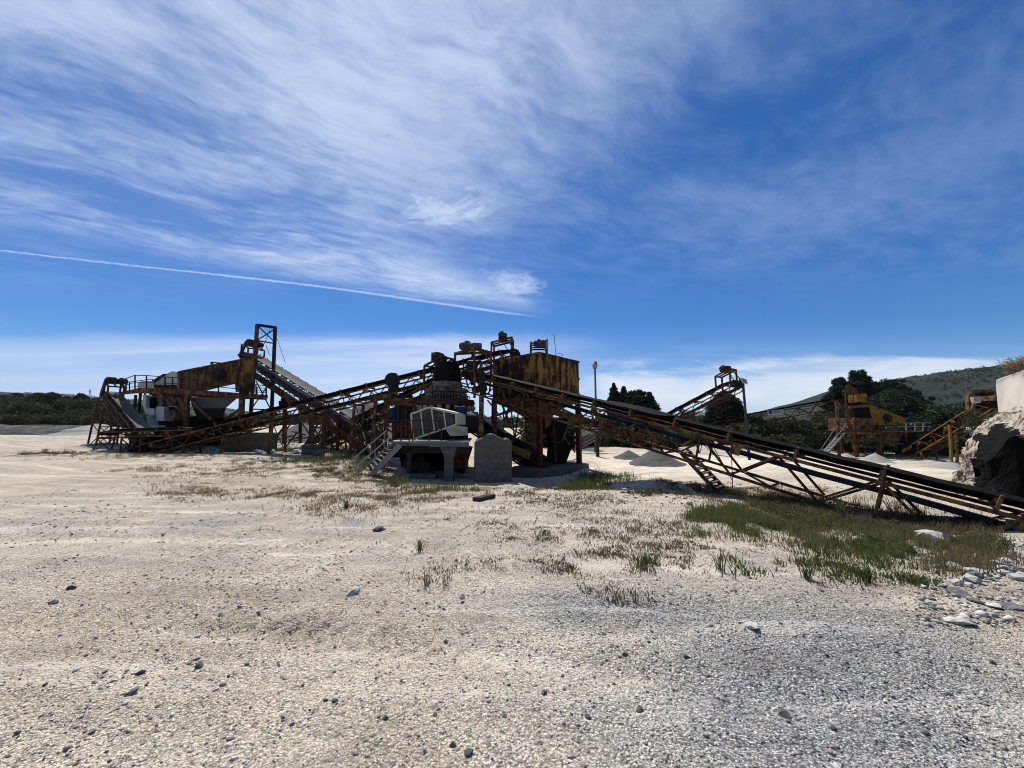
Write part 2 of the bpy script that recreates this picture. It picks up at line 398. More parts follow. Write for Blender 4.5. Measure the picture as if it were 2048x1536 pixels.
M['greyplate'] = paint_mat('grey_plate', (.23, .23, .215), rust=(.10, .06, .04), amount=.30, dark=(.09, .085, .08), scale=1.4)
M['galv'] = paint_mat('pale_galvanised_steel', (.42, .41, .39), rust=(.22, .15, .10), amount=.3, dark=(.18, .17, .16))
M['blue'] = paint_mat('blue_motor_paint', (.006, .040, .13), rust=(.04, .03, .03), amount=.22, dust=.3)
M['crusher_red'] = paint_mat('maroon_crusher_paint', (.13, .035, .025), rust=(.07, .025, .015), amount=.4)
M['crusher_grey'] = paint_mat('stone_dusted_grey_paint', (.24, .23, .19), rust=(.10, .06, .04), amount=.42, dark=(.05, .045, .04))
M['motor'] = paint_mat('grey_motor_paint', (.13, .14, .13), rust=(.07, .045, .03), amount=.35)
M['motor_ochre'] = paint_mat('ochre_motor_paint', (.15, .085, .022), rust=(.045, .025, .012), amount=.5)
M['teal'] = paint_mat('weathered_teal_paint', (.05, .085, .09), rust=(.07, .06, .05), amount=.35)
M['wood'] = plain_mat('weathered_wood', (.05, .045, .035), (.13, .11, .085), 9, .9, .3, .01, (1, 8, 8))
M['sign'] = plain_mat('faded_white_sign', (.50, .50, .48), (.66, .65, .62), 6, .6, .05)
M['sign_ink'] = plain_mat('faded_dark_lettering', (.05, .06, .09), (.12, .13, .17), 20, .7, .05)
M['sign_blue'] = plain_mat('blue_banner_ink', (.03, .06, .22), (.07, .12, .30), 20, .6, .05)
M['sign_red'] = plain_mat('red_sign_ink', (.40, .10, .07), (.55, .28, .20), 20, .6, .05)
M['bark'] = plain_mat('bark', (.05, .04, .03), (.12, .10, .08), 12, .95, .6, .02, (1, 1, .3))
M['wire'] = plain_mat('steel_wire', (.03, .03, .03), (.06, .06, .06), 20, .6)
def screen_mat():
    m, t, b = new_mat('expanded_mesh_grille'); o = coords(t)
    sp = t.new('ShaderNodeSeparateXYZ'); t.l.new(o, sp.inputs[0])
    z = X(t, sp.outputs[2]); xx = X(t, sp.outputs[0]) + X(t, sp.outputs[1]) * .3
    a = t.math('FRACT', z * 18.0); c = t.math('FRACT', xx * 9.0)
    hole = t.ss(a, .30, .36) * t.ss(c, .10, .14)
    t.put(b.inputs['Alpha'], 1.0 - hole * .3); b.inputs['Base Color'].default_value = (.05, .05, .045, 1); b.inputs['Roughness'].default_value = .8
    return m
M['mesh'] = screen_mat()
def leaf_mat(name, c1, c2, c3, sc=.7, trans=.25):
    m, t, b = new_mat(name); o = coords(t)
    n1 = t.noise(o, sc, 3, .6); n2 = t.noise(o, sc * 9, 2, .5)
    c = t.mix(t.ss(n1, .35, .65), c1, c2); c = t.mix(t.ss(n2, .45, .75), c, c3)
    t.l.new(c, b.inputs['Base Color']); b.inputs['Roughness'].default_value = .8; b.inputs['Specular IOR Level'].default_value = .15
    if trans:
        tr = t.new('ShaderNodeBsdfTranslucent'); t.l.new(c, tr.inputs['Color']); mx = t.new('ShaderNodeMixShader'); mx.inputs[0].default_value = trans
        t.l.new(b.outputs[0], mx.inputs[1]); t.l.new(tr.outputs[0], mx.inputs[2]); t.l.new(mx.outputs[0], t.n['Material Output'].inputs['Surface'])
    return m
M['pine'] = leaf_mat('dark_pine_needles', (.010, .021, .011), (.019, .035, .015), (.034, .052, .022))
M['cypress'] = leaf_mat('conifer_sprays', (.009, .019, .010), (.015, .030, .013), (.025, .040, .018))
M['wood_leaf'] = leaf_mat('maquis_leaves', (.015, .027, .012), (.034, .046, .019), (.055, .060, .028), .15)
M['bush'] = leaf_mat('bank_bush_leaves', (.020, .029, .011), (.045, .048, .018), (.068, .060, .03), .5)
M['grass_green'] = leaf_mat('fresh_green_grass', (.072, .098, .026), (.10, .112, .036), (.16, .13, .06), 1.5, .4)
M['grass_dry'] = leaf_mat('dry_brown_grass', (.15, .112, .058), (.20, .15, .085), (.095, .092, .04), 1.2, .35)
M['weed'] = leaf_mat('dark_low_weeds', (.075, .082, .035), (.105, .105, .048), (.13, .095, .055), 2.0, .25)
M['weed_green'] = leaf_mat('leafy_green_weeds', (.050, .072, .020), (.075, .092, .028), (.12, .115, .045), 2.0, .35)
M['brush'] = leaf_mat('tangled_brown_brush', (.055, .055, .022), (.105, .085, .04), (.05, .045, .02), 3.0, .3)
M['straw'] = leaf_mat('straw_coloured_shrub', (.26, .19, .11), (.34, .26, .16), (.20, .13, .08), 2.0, .3)
# ------------------------------------------------------------------ ground
def ground_mat():
    m, t, b = new_mat('pale_quarry_gravel'); o = coords(t)
    at_ = lambda n: X(t, t.new('ShaderNodeAttribute', attribute_name=n).outputs['Fac'])
    blue, soil, smooth_ = at_('bluegrit'), at_('soil'), at_('fines')
    big = t.noise(o, .45, 5, .6); mid = t.noise(o, 2.2, 6, .62); fine = t.noise(o, 22.0, 5, .65); vf = t.noise(o, 75.0, 3, .6)
    c = t.mix(t.ss(big * .5 + mid * .5, .36, .64), (.50, .44, .352), (.68, .608, .495))
    c = t.mix(blue, c, t.mix(mid, (.44, .444, .458), (.57, .573, .583)))
    c = t.mix(soil, c, t.mix(mid, (.33, .26, .195), (.45, .365, .27)))
    # every grain its own tone, dark gaps between them, at three sizes
    grit = (1.0 - smooth_ * .72) * (.74 + blue * .42)
    hgt = None
    for sc_, amp, gap in ((40.0, .30, .20), (80.0, 1.0, .55), (165.0, .9, .50)):
        vv = t.voro(o, sc_); r_ = t.new('ShaderNodeSeparateColor'); t.l.new(vv.outputs['Color'], r_.inputs[0]); r_ = X(t, r_.outputs[0]); dd = X(t, vv.outputs['Distance'])
        tone = 1.0 + (r_ - .46) * amp * grit
        dark = 1.0 - t.ss(r_, .82, .97) * .58 * grit
        rim = 1.0 - t.ss(dd, .42, .72) * gap * grit
        k_ = tone * dark * rim
        c = t.mix(1.0, c, t.vec(k_, k_, k_), 'MULTIPLY')
        h_ = t.ss(dd, .7, .1) * (r_ * .6 + .4) * (40.0 / sc_)
        hgt = h_ if hgt is None else hgt + h_
    sv = t.scale_vec(o, (.22, 1.9, 1), rot=(0, 0, .28)); stk = t.noise(sv, 1.3, 6, .6, .5); c = t.mix(t.ss(stk, .50, .68) * .38, c, (.64, .585, .50)); c = t.mix(t.ss(stk, .47, .30) * .40, c, (.19, .165, .135))
    tr_ = 1.0 - at_('tread') * .20; c = t.mix(1.0, c, t.vec(tr_, tr_, tr_), 'MULTIPLY')
    dirt = t.ss(t.noise(o, .9, 7, .68, .4), .56, .72) * .42
    c = t.mix(dirt, c, (.19, .165, .135))
    c = t.mix(t.ss(fine, .58, .75) * .28, c, (.11, .10, .088))
    t.l.new(c, b.inputs['Base Color']); b.inputs['Roughness'].default_value = .95; b.inputs['Specular IOR Level'].default_value = .08
    h = fine * .35 + vf * .15 + hgt * .7 * grit
    bump(t, b, h, .9, .03)
    return m
M['ground'] = ground_mat()
ang = np.concatenate([np.arange(-180, -64, 4.0), np.arange(-64, 64, .24), np.arange(64, 180, 4.0)])
rad = np.concatenate([[.3, .6, .9, 1.15], np.geomspace(1.35, 60, 420), np.geomspace(62, 9000, 90)])
A_, R_ = np.meshgrid(np.radians(ang), rad); gx, gy = R_ * np.sin(A_), R_ * np.cos(A_)
gzz = gfull(gx, gy)
near = np.clip(1.3 - R_ / 14, 0, 1)
gzz = gzz + near * ((fbm(gx * 5, gy * 5, 3, 21) - .5) * .035 + (fbm(gx * 16, gy * 16, 3, 31) - .5) * .018)
lug = np.zeros_like(gx)
for off_, wd_ in ((3.4, .20), (5.6, .24), (7.3, .22)):
    w__ = .9 * np.sin(gx * .12 + .5) + .15 * np.sin(gx * .7); lug += np.exp(-((gy + w__ + .04 * gx - off_) / wd_) ** 4) * np.clip((1.5 - gx) / 3, 0, 1)
TREAD = lug * (np.sin((gx * .8 + np.abs(np.sin(gy * 9)) * .10) * 2 * np.pi / .17) > 0) * np.clip((fbm(gx * .7, gy * .7, 3, 61) - .34) * 5, 0, 1) * np.clip(1.3 - R_ / 12, 0, 1)
gzz = gzz + near * lug * .019 * np.sign(np.sin((gx * .8 + np.abs(np.sin(gy * 9)) * .10) * 2 * np.pi / .17)) * np.clip((fbm(gx * .7, gy * .7, 3, 61) - .38) * 6, 0, 1)
na, nr = len(ang), len(rad)
V = np.stack([gx, gy, gzz], -1).reshape(-1, 3); V = np.vstack([V, [[0, 0, 0]]])
I = np.arange(nr * na).reshape(nr, na); In = np.roll(I, -1, 1)
Q = np.stack([I[:-1], I[1:], In[1:], In[:-1]], -1).reshape(-1, 4)
T = np.stack([np.full(na, nr * na), I[0], In[0]], -1)
me = arr_mesh('ground', V, np.concatenate([Q.ravel(), T.ravel()]), np.concatenate([np.full(len(Q), 4), np.full(len(T), 3)]), True)
def blob(x, y, cx, cy, rx, ry, ang_=0):
    c, s = math.cos(ang_), math.sin(ang_); dx_, dy_ = x - cx, y - cy
    return np.exp(-(((dx_ * c + dy_ * s) / rx) ** 2 + ((-dx_ * s + dy_ * c) / ry) ** 2))
vx, vy = V[:, 0], V[:, 1]
wob = (fbm(vx * 1.1, vy * 1.1, 4, 41) - .5)
bl = blob(vx, vy, 2.3, 3.25, 1.5, .75, -.1) + blob(vx, vy, 2.0, 2.05, .8, .7) + .9 * blob(vx, vy, .75, 3.75, .8, .35) + .5 * blob(vx, vy, 1.2, 2.4, .8, .4)
bl = bl + .35 * np.exp(-((vy - 6.35 - .35 * (vx + 6.5) * (vx > -6.5) * .62 + .5 * wob) / .32) ** 2) * (vx < -2.6)
bl = np.clip(bl * 1.0 + wob * 1.2, 0, 1) * np.clip((9.5 - vy) / 2, 0, 1) * (vy > 0)
so_ = np.clip(blob(vx, vy, 5.3, 4.0, 1.6, .7) + .7 * blob(vx, vy, -4, 3.2, 3.0, 1.2) * .55 + .5 * blob(vx, vy, -8, 12, 5, 1.2) + .6 * blob(vx, vy, 1, 14.5, 5, 1.6) + .5 * blob(vx, vy, -34, 40, 14, 6) + wob * .7, 0, 1)
fi = np.clip(RUT(vx, vy) * .45 * np.clip(wob * 4 + .6, 0, 1) + .55 * blob(vx, vy, 6, 20, 8, 7) + .8 * blob(vx, vy, 18, 22, 9, 6) + wob * .6, 0, 1)
for nm, dat in (('bluegrit', bl), ('soil', so_), ('fines', fi), ('tread', np.append(TREAD.ravel(), 0))):
    a_ = me.attributes.new(nm, 'FLOAT', 'POINT'); a_.data.foreach_set('value', dat.astype(np.float32))
g = link('ground', me, M['ground']); tag(g, kind='structure')

# loose stones ---------------------------------------------------------------
ICO = np.array([(0, -.526, .851), (0, .526, .851), (0, .526, -.851), (0, -.526, -.851), (.851, 0, .526), (.851, 0, -.526), (-.851, 0, -.526), (-.851, 0, .526), (.526, .851, 0), (-.526, .851, 0), (-.526, -.851, 0), (.526, -.851, 0)])
def hull_faces(P):
    from itertools import combinations
    fs = []
    for i, j, k_ in combinations(range(12), 3):
        n_ = np.cross(P[j] - P[i], P[k_] - P[i]); d_ = P @ n_ - P[i] @ n_
        if (d_ <= 1e-6).all(): fs.append((i, j, k_))
        elif (d_ >= -1e-6).all(): fs.append((i, k_, j))
    return np.array(fs)
ICOF = hull_faces(ICO)
def stone_mat(name, ramp):
    m, t, b = new_mat(name); o = coords(t)
    a_ = X(t, t.new('ShaderNodeAttribute', attribute_name='tone').outputs['Fac'])
    c = t.mix(t.ss(a_, 0, .35), ramp[0], ramp[1]); c = t.mix(t.ss(a_, .35, .7), c, ramp[2]); c = t.mix(t.ss(a_, .7, 1), c, ramp[3])
    n_ = t.noise(o, 60, 4, .6); c = t.mix(t.ss(n_, .55, .75) * .4, c, (.09, .085, .08))
    t.l.new(c, b.inputs['Base Color']); b.inputs['Roughness'].default_value = .92; b.inputs['Specular IOR Level'].default_value = .12
    bump(t, b, n_, .4, .008); return m
M['stone'] = stone_mat('mixed_gravel_stone', [(.05, .05, .053), (.13, .125, .118), (.26, .24, .212), (.44, .425, .395)])
def stones(name, P, size, flat=(.45, .8), tone=None):
    n = len(P); jit = RNG.uniform(.6, 1.25, (n, 12, 1)); V_ = ICO[None] * jit
    ax = RNG.uniform(.7, 1.35, (n, 1, 3)); ax[:, :, 2] = RNG.uniform(*flat, (n, 1)); V_ = V_ * ax
    th = RNG.uniform(0, 6.283, n); c, s = np.cos(th)[:, None], np.sin(th)[:, None]
    tl_ = RNG.normal(0, .25, (n, 1))
    x_, y_, z_ = V_[..., 0], V_[..., 1], V_[..., 2]; z2 = z_ + x_ * tl_
    V_ = np.stack([x_ * c - y_ * s, x_ * s + y_ * c, z2], -1) * size[:, None, None]
    V_ = V_ + P[:, None, :] + np.array([0, 0, .25])[None, None] * size[:, None, None]
    F_ = (ICOF[None] + (np.arange(n) * 12)[:, None, None]).reshape(-1, 3)
    me = arr_mesh(name, V_.reshape(-1, 3), F_, 3)
    tone = RNG.random(n) if tone is None else tone
    a_ = me.attributes.new('tone', 'FLOAT', 'POINT'); a_.data.foreach_set('value', np.repeat(tone, 12).astype(np.float32))
    return me
n = 60000
pr = np.exp(RNG.uniform(math.log(1.5), math.log(16), n)); pa = R(1) * RNG.uniform(-57, 57, n)
px_, py_ = pr * np.sin(pa), pr * np.cos(pa)
dens = fbm(px_ * .8, py_ * .8, 4, 77)
blm = blob(px_, py_, 2.3, 3.2, 1.6, .8) + blob(px_, py_, 2.0, 2.0, .8, .7)
keep = RNG.random(n) < np.clip((dens - .28) * 2.2 + blm, .05, 1)
px_, py_, pr, blm = px_[keep], py_[keep], pr[keep], blm[keep]
sz = .0024 * pr ** .55 * np.exp(RNG.normal(0, .42, len(px_))); sz = np.clip(sz, .002, .024)
big = RNG.random(len(px_)) < .008; sz[big] = RNG.uniform(.010, .020, big.sum())
P_ = np.stack([px_, py_, gfull(px_, py_) + np.clip(1.3 - pr / 14, 0, 1) * ((fbm(px_ * 5, py_ * 5, 3, 21) - .5) * .035 + (fbm(px_ * 16, py_ * 16, 3, 31) - .5) * .018)], -1)
tone = np.clip(RNG.beta(2.0, 1.6, len(px_)) - blm * .12 - big * .05, 0, 1)
o = link('gravel', stones('gravel', P_, sz, tone=tone), M['stone']); tag(o, 'loose pale and grey gravel stones strewn over the quarry yard', 'gravel', kind='stuff')
def gnear(x, y):
    r_ = math.hypot(x, y); a1, a2 = np.array([x]), np.array([y])
    return gz(x, y) + max(0, min(1, 1.3 - r_ / 14)) * float(((fbm(a1 * 5, a2 * 5, 3, 21) - .5) * .035 + (fbm(a1 * 16, a2 * 16, 3, 31) - .5) * .018)[0])

def rock_mesh(size, seed, flat=.6, sub=3, rough=.35, planes=7):
    """an angular broken stone: the hull of a few random points, its faces split and roughened"""
    import bmesh
    rr = random.Random(seed); bm = bmesh.new(); npt = rr.randint(11, 17)
    for i in range(npt):
        z_ = 1 - 2 * (i + .5) / npt; a_ = i * 2.399 + rr.uniform(-.5, .5); r_ = math.sqrt(1 - z_ * z_); k_ = rr.uniform(.72, 1.08)
        bm.verts.new((math.cos(a_) * r_ * k_, math.sin(a_) * r_ * k_, z_ * k_))
    h_ = bmesh.ops.convex_hull(bm, input=bm.verts); bmesh.ops.delete(bm, geom=[g_ for g_ in h_['geom_interior'] if isinstance(g_, bmesh.types.BMVert)], context='VERTS')
    if sub > 1: bmesh.ops.subdivide_edges(bm, edges=bm.edges, cuts=sub, use_grid_fill=True)
    sc_ = Vector((rr.uniform(.9, 1.3), rr.uniform(.75, 1.05), flat * rr.uniform(.85, 1.2))); tl = Matrix.Rotation(rr.uniform(-.35, .35), 3, 'X') @ Matrix.Rotation(rr.uniform(-.3, .3), 3, 'Y')
    for v_ in bm.verts:
        p = v_.co; p = p + p.normalized() * (mnoise.fractal(p * 2.6 + Vector((seed, 0, 0)), .8, 2.1, 3) * rough * .16)
        v_.co = (tl @ Vector((p.x * sc_.x, p.y * sc_.y, p.z * sc_.z))) * size
    bmesh.ops.recalc_face_normals(bm, faces=bm.faces)
    me = bpy.data.meshes.new('stone'); bm.to_mesh(me); bm.free(); return me
def rock_stone_mat(name, a, b_, c_, sc=9.0):
    m, t, b = new_mat(name); o = coords(t); n1 = t.noise(o, sc, 7, .65, .3); n2 = t.noise(o, sc * .35, 4, .6)
    c = t.mix(t.ss(n2, .35, .65), a, b_); c = t.mix(t.ss(n1, .56, .74) * .75, c, c_)
    t.l.new(c, b.inputs['Base Color']); b.inputs['Roughness'].default_value = .9; b.inputs['Specular IOR Level'].default_value = .2
    bump(t, b, n1, .7, .02); return m
M['rock_white'] = rock_stone_mat('white_granite', (.28, .272, .255), (.40, .39, .37), (.11, .107, .10))
M['rock_grey'] = rock_stone_mat('grey_granite', (.08, .08, .083), (.14, .14, .143), (.24, .235, .225), 30)
M['rock_dark'] = rock_stone_mat('dark_granite', (.06, .06, .061), (.105, .103, .10), (.19, .185, .175), 40)
def place_rock(px, py, wpx, label, mat, group=None, flat=.6, name='stone', seed=None, sub=3, cat='stone', sink=.25):
    X_, Y_, Z_, ok_ = pix_ground([px], [py]); X_, Y_ = float(X_[0]), float(Y_[0])
    size = wpx / 2 / F_PX * Y_ * (1.05 if wpx > 38 else .85); seed = seed if seed is not None else int(px * 7 + py)
    me = rock_mesh(size, seed, flat, sub); o = link(name, me, mat); o.location = (X_, Y_, gnear(X_, Y_) + size * flat * (.6 - sink)); o.rotation_euler = (0, 0, (seed % 63) / 10)
    return tag(o, label, cat, group)
# single dark stones standing out of the gravel in front
for px, py, w, lab in [(262, 1392, 30, 'grey rounded stone larger than its neighbours on the left foreground gravel'), (143, 1178, 20, 'dark stone lying alone near the left edge of the yard, farther of two'),
                       (108, 1203, 17, 'dark stone near the left edge of the yard, nearer of two'), (937, 1514, 20, 'dark upright pebble at the bottom edge of the picture'), (906, 1497, 18, 'black pebble at the bottom edge beside the upright one'),
                       (1088, 1383, 19, 'dark square-cut stone on open gravel in the middle foreground'), (926, 1192, 20, 'dark flat stone just in front of the dead stalks'), (1250, 1303, 16, 'grey stone on the gravel right of the middle foreground'),
                       (1176, 1436, 16, 'dark split stone on gravel below the square-cut one'), (758, 1064, 30, 'dark stone in the open ground beyond the dead stalks'), (706, 1190, 34, 'pair of pale and dark stones fused in the bare gravel'),
                       (1505, 1258, 40, 'pale yellowish flat stone in the blue grey gravel'), (1915, 1243, 46, 'white and dark flat stone at the right end of the gravel'), (1010, 1437, 12, 'small dark stone near the bottom middle'),
                       (398, 1335, 22, 'dark stone among left foreground gravel, right of the grey rounded one'), (280, 1352, 16, 'small black stone behind the grey rounded one'), (670, 1398, 14, 'small brown stone in the lower middle gravel'),
                       (770, 1440, 15, 'brown stone at the edge of the bare earth patch'), (870, 1430, 13, 'dark pebble on the earth patch'), (1280, 1420, 22, 'greenish dark stone in the lower right gravel'),
                       (1570, 1430, 26, 'dark stone in the blue grey gravel near the bottom'), (1985, 1325, 15, 'small dark stone by the right edge')]:
    mt_ = M['rock_white'] if ('pale' in lab or 'white' in lab) else (M['rock_grey'] if 'grey' in lab.split()[:2] else M['rock_dark'])
    place_rock(px, py, w, lab, mt_, None, .62 if 'flat' not in lab else .3, sub=2 if w < 22 else 3)

# ------------------------------------------------------------------ hills
def hill_mat(name, c1, c2, c3, sc):
    m, t, b = new_mat(name); o = coords(t); n1 = t.noise(o, sc, 6, .62); n2 = t.noise(o, sc * 5, 5, .65); vv = t.voro(o, sc * 9)
    c = t.mix(t.ss(n1, .38, .62), c1, c2); c = t.mix(t.ss(n2, .55, .70) * .8, c, c3)
    c = t.mix(t.ss(X(t, vv.outputs['Distance']), .42, .25) * t.ss(n1, .6, .42) * .8, c, tuple(k_ * .45 for k_ in c1))
    t.l.new(c, b.inputs['Base Color']); b.inputs['Roughness'].default_value = .95; b.inputs['Specular IOR Level'].default_value = .05
    bump(t, b, n2, .8, 2.0); return m
HILLS = []
def hill(name, ridge, D, front, back, mat, seed, rough=3.0, nseg=160, nrow=40):
    """ridge: (px, py) skyline points seen at depth D"""
    ridge = sorted(ridge); xs = np.array([at(p, q_, D).x for p, q_ in ridge]); zs = np.array([at(p, q_, D).z for p, q_ in ridge])
    u_ = np.linspace(xs[0], xs[-1], nseg); zr = np.interp(u_, xs, zs)
    kk = np.hanning(7); kk /= kk.sum(); zr = np.convolve(np.pad(zr, 3, 'edge'), kk, 'valid')
    w_ = np.linspace(-1, 1, nrow); U, Wv = np.meshgrid(u_, w_)
    Y_ = D + np.where(Wv < 0, Wv * front, Wv * back); prof = np.cos(np.clip(np.abs(Wv), 0, 1) * math.pi / 2) ** .85
    Z_ = -3 + (zr[None] + 3) * prof
    nn = fbm(U / (rough * 9), Y_ / (rough * 9), 5, seed) - .5
    Z_ = Z_ + nn * rough * 1.6 * np.clip(prof, .05, 1) * np.where(np.abs(Wv) < .06, .3, 1)
    # edges fade into the ground
    U2 = U * 1.0
    V_ = np.stack([U2, Y_, Z_], -1).reshape(-1, 3); I = np.arange(nseg * nrow).reshape(nrow, nseg)
    Q = np.stack([I[:-1, :-1], I[:-1, 1:], I[1:, 1:], I[1:, :-1]], -1).reshape(-1, 4)
    o = link(name, arr_mesh(name, V_, Q, 4, True), mat); tag(o, kind='structure'); HILLS.append((V_, D)); return o
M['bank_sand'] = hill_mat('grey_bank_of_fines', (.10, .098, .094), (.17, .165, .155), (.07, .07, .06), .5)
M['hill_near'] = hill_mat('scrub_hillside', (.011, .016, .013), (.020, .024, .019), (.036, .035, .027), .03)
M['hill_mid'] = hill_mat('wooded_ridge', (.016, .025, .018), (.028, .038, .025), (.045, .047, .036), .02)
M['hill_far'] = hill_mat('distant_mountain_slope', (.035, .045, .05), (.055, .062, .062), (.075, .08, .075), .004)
hill('hill', [(1560, 842), (1640, 812), (1700, 792), (1770, 766), (1830, 755), (1880, 748), (1925, 741), (1948, 737), (1965, 739), (2000, 745), (2060, 756), (2150, 765), (2300, 770), (2500, 800)], 420, 300, 300, M['hill_near'], 3, 6.0, 260, 90)
hill('hill', [(-700, 792), (-300, 788), (-60, 783), (0, 786), (50, 789), (110, 790), (160, 793), (215, 797), (270, 800), (330, 803), (400, 812), (470, 822), (540, 832), (640, 842), (760, 850)], 900, 500, 500, M['hill_mid'], 8, 8.0, 200, 40)
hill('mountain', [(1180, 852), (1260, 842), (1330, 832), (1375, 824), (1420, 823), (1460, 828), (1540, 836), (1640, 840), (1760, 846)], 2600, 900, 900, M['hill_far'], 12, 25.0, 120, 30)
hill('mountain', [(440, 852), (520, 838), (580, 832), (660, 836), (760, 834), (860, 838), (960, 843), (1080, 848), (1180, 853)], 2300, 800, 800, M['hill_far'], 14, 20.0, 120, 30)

hill('embankment', [(-900, 852), (-400, 850), (-200, 851), (-60, 849), (20, 850), (90, 848), (150, 849), (210, 852), (260, 858), (330, 866), (380, 874)], 66, 7, 14, M['bank_sand'], 18, .9, 300, 50)
# ------------------------------------------------------------------ foliage and grass
def leaves_mesh(name, C, rad_, per, size, flat=1.0, stretch=1.0):
    """clumps of small faces round the centres C"""
    n = len(C); tot = n * per
    d = RNG.normal(0, 1, (tot, 3)); d /= np.linalg.norm(d, axis=1, keepdims=True); rr = RNG.random(tot) ** .45
    rad_ = np.broadcast_to(rad_, (n,)); off = d * (rr * np.repeat(rad_, per))[:, None]; off[:, 2] *= flat
    P = np.repeat(C, per, 0) + off
    a = RNG.normal(0, 1, (tot, 3)); a /= np.linalg.norm(a, axis=1, keepdims=True)
    b = np.cross(a, RNG.normal(0, 1, (tot, 3))); b /= np.linalg.norm(b, axis=1, keepdims=True) + 1e-9
    s = (size * RNG.uniform(.55, 1.35, tot))[:, None]
    a = a * s * stretch; b = b * s
    V_ = np.stack([P - a, P - b * .5, P + a, P + b * .5], 1).reshape(-1, 3)
    return arr_mesh(name, V_, np.arange(tot * 4), 4)
def hill_scrub(idx, n, rad_, per, leaf, mat, label, seed, ridge=0):
    V_, D_ = HILLS[idx]; ok_ = V_[(V_[:, 1] < D_ + 3) & (V_[:, 2] > 2)]; ok_ = ok_[fbm(ok_[:, 0] / 30, ok_[:, 1] / 30, 4, seed) > .44]
    P = ok_[RNG.integers(0, len(ok_), n)] + np.stack([RNG.normal(0, 3, n), RNG.normal(0, 3, n), np.full(n, .4)], -1)
    if ridge:
        dd_ = np.abs(V_[:, 1] - D_); rg = V_[dd_ <= dd_.min() + 1e-3]; P = np.vstack([P, rg[RNG.integers(0, len(rg), ridge)] + [0, 0, 1.2]])
    return tag(link('hill_scrub', leaves_mesh('hill_scrub', P, RNG.uniform(rad_[0], rad_[1], len(P)), per, leaf, .7, 1.2), M[mat]), label, 'scrub', kind='stuff')
hill_scrub(0, 2600, (.8, 3.0), 16, .7, 'pine', 'dark scrub and small trees dotted over the right hillside', 91, 60)
hill_scrub(1, 1500, (2.0, 6.0), 14, 1.6, 'wood_leaf', 'scrub dotted over the low ridge behind the left woodland', 92, 50)
def limb(mb, a, b, r0, r1, seg=4, wob_=.08):
    a, b = Vector(a), Vector(b); pts = [a.lerp(b, i / seg) + Vector((random.gauss(0, 1), random.gauss(0, 1), 0)) * wob_ * (b - a).length * (0 < i < seg) * .3 for i in range(seg + 1)]
    for i in range(seg): mb.tube(pts[i], pts[i + 1], r0 + (r1 - r0) * i / seg, 7, r0 + (r1 - r0) * (i + 1) / seg)
    return pts
def tree(kind, x, y, z0, h, w, label, group=None, name='conifer_tree', leaf=.12, nclump=120, per=70, mat='pine', cat='tree', seed=1, trunk=True, low=.12):
    random.seed(seed); t = empty(name, (x, y, z0), label, cat, group)
    mb = MB(); C = []; rads = []
    lean = Vector((random.uniform(-.04, .04) * h, random.uniform(-.04, .04) * h, 0))
    top = Vector((x, y, z0 + h * .93)) + lean
    limb(mb, (x, y, z0 - .3), top, h * .022 + .05, .02, 6, .03)
    if kind == 'spire':          # narrow conifer built of drooping tiers
        for i in range(nclump):
            f = low + (1 - low) * (i + random.random()) / nclump; ph = i * 2.399
            rr = w / 2 * (1 - f) ** .95 * random.choice((.35, .6, .85, 1.0, 1.3)) * random.uniform(.85, 1.15) + .03
            p0 = Vector((x, y, z0 + h * f)) + lean * f; p = p0 + Vector((math.cos(ph) * rr, math.sin(ph) * rr, -rr * .18 + random.uniform(-.1, .1) * h * .05))
            C.append(p); rads.append(max(.08, w * .055 * (1.25 - f)))
            if i % 3 == 0: limb(mb, p0, p, .03, .01, 2)
            C.append(p0.lerp(p, .5)); rads.append(max(.08, w * .075 * (1.1 - f)))
    elif kind == 'dome':         # dense rounded conifer, pointed top
        for i in range(nclump):
            f = (i + random.random()) / nclump; ph = i * 2.399; rr = w / 2 * (1 - max(0, (f - .25) / .75) ** 1.7) ** .7 * (.78 + .22 * min(1, f / .12)) * random.uniform(.80, 1.06)
            p0 = Vector((x, y, z0 + h * (low + (1 - low) * f))) + lean * f; p = p0 + Vector((math.cos(ph) * rr, math.sin(ph) * rr, random.uniform(-.03, .03) * h)); C.append(p); rads.append(w * .10 * random.uniform(.7, 1.25))
            if i % 2 == 0: C.append(p0.lerp(p, random.uniform(.3, .7))); rads.append(w * .13)
            if i % 4 == 0: limb(mb, p0 - Vector((0, 0, h * .06)), p, .05, .015, 3)
    else:                        # spreading pine: limbs that end in clumps at several heights
        nl = nclump // 9
        for i in range(nl):
            f = low + (1 - low) * ((i + random.random()) / nl) ** .8; ph = i * 2.399 + random.uniform(-.4, .4)
            rr = w / 2 * (math.sin(min(1, (1.03 - f) / .62) * math.pi / 2)) * random.uniform(.6, 1.08)
            p0 = Vector((x, y, z0 + h * f * .86)) + lean * f; p1 = p0 + Vector((math.cos(ph) * rr, math.sin(ph) * rr, h * random.uniform(.03, .13)))
            pts = limb(mb, p0, p1, .04 + h * .006, .02, 4, .12)
            for j in range(9):
                a_ = random.uniform(.35, 1.05); c = p0.lerp(p1, a_) + Vector((random.gauss(0, 1), random.gauss(0, 1), random.gauss(.3, .6))) * w * .055
                C.append(c); rads.append(w * random.uniform(.045, .085))
    mb.build('trunk', M['bark'], t)
    C = np.array([tuple(c) for c in C]) - np.array([[x, y, z0]])
    me = leaves_mesh('crown', C, np.array(rads), per, leaf, .75, 1.6)
    link('crown', me, M[mat], t)
    random.seed(99); return t
def px_tree(kind, px, py_top, py_base, wpx, D, label, **k):
    b = at(px, py_base, D); tp = at(px, py_top, D); z0 = min(b.z, float(gbase(np.array([b.x]), np.array([D]))[0]) + .1)
    return tree(kind, b.x, D, z0, tp.z - z0, wpx / F_PX * D, label, **k)
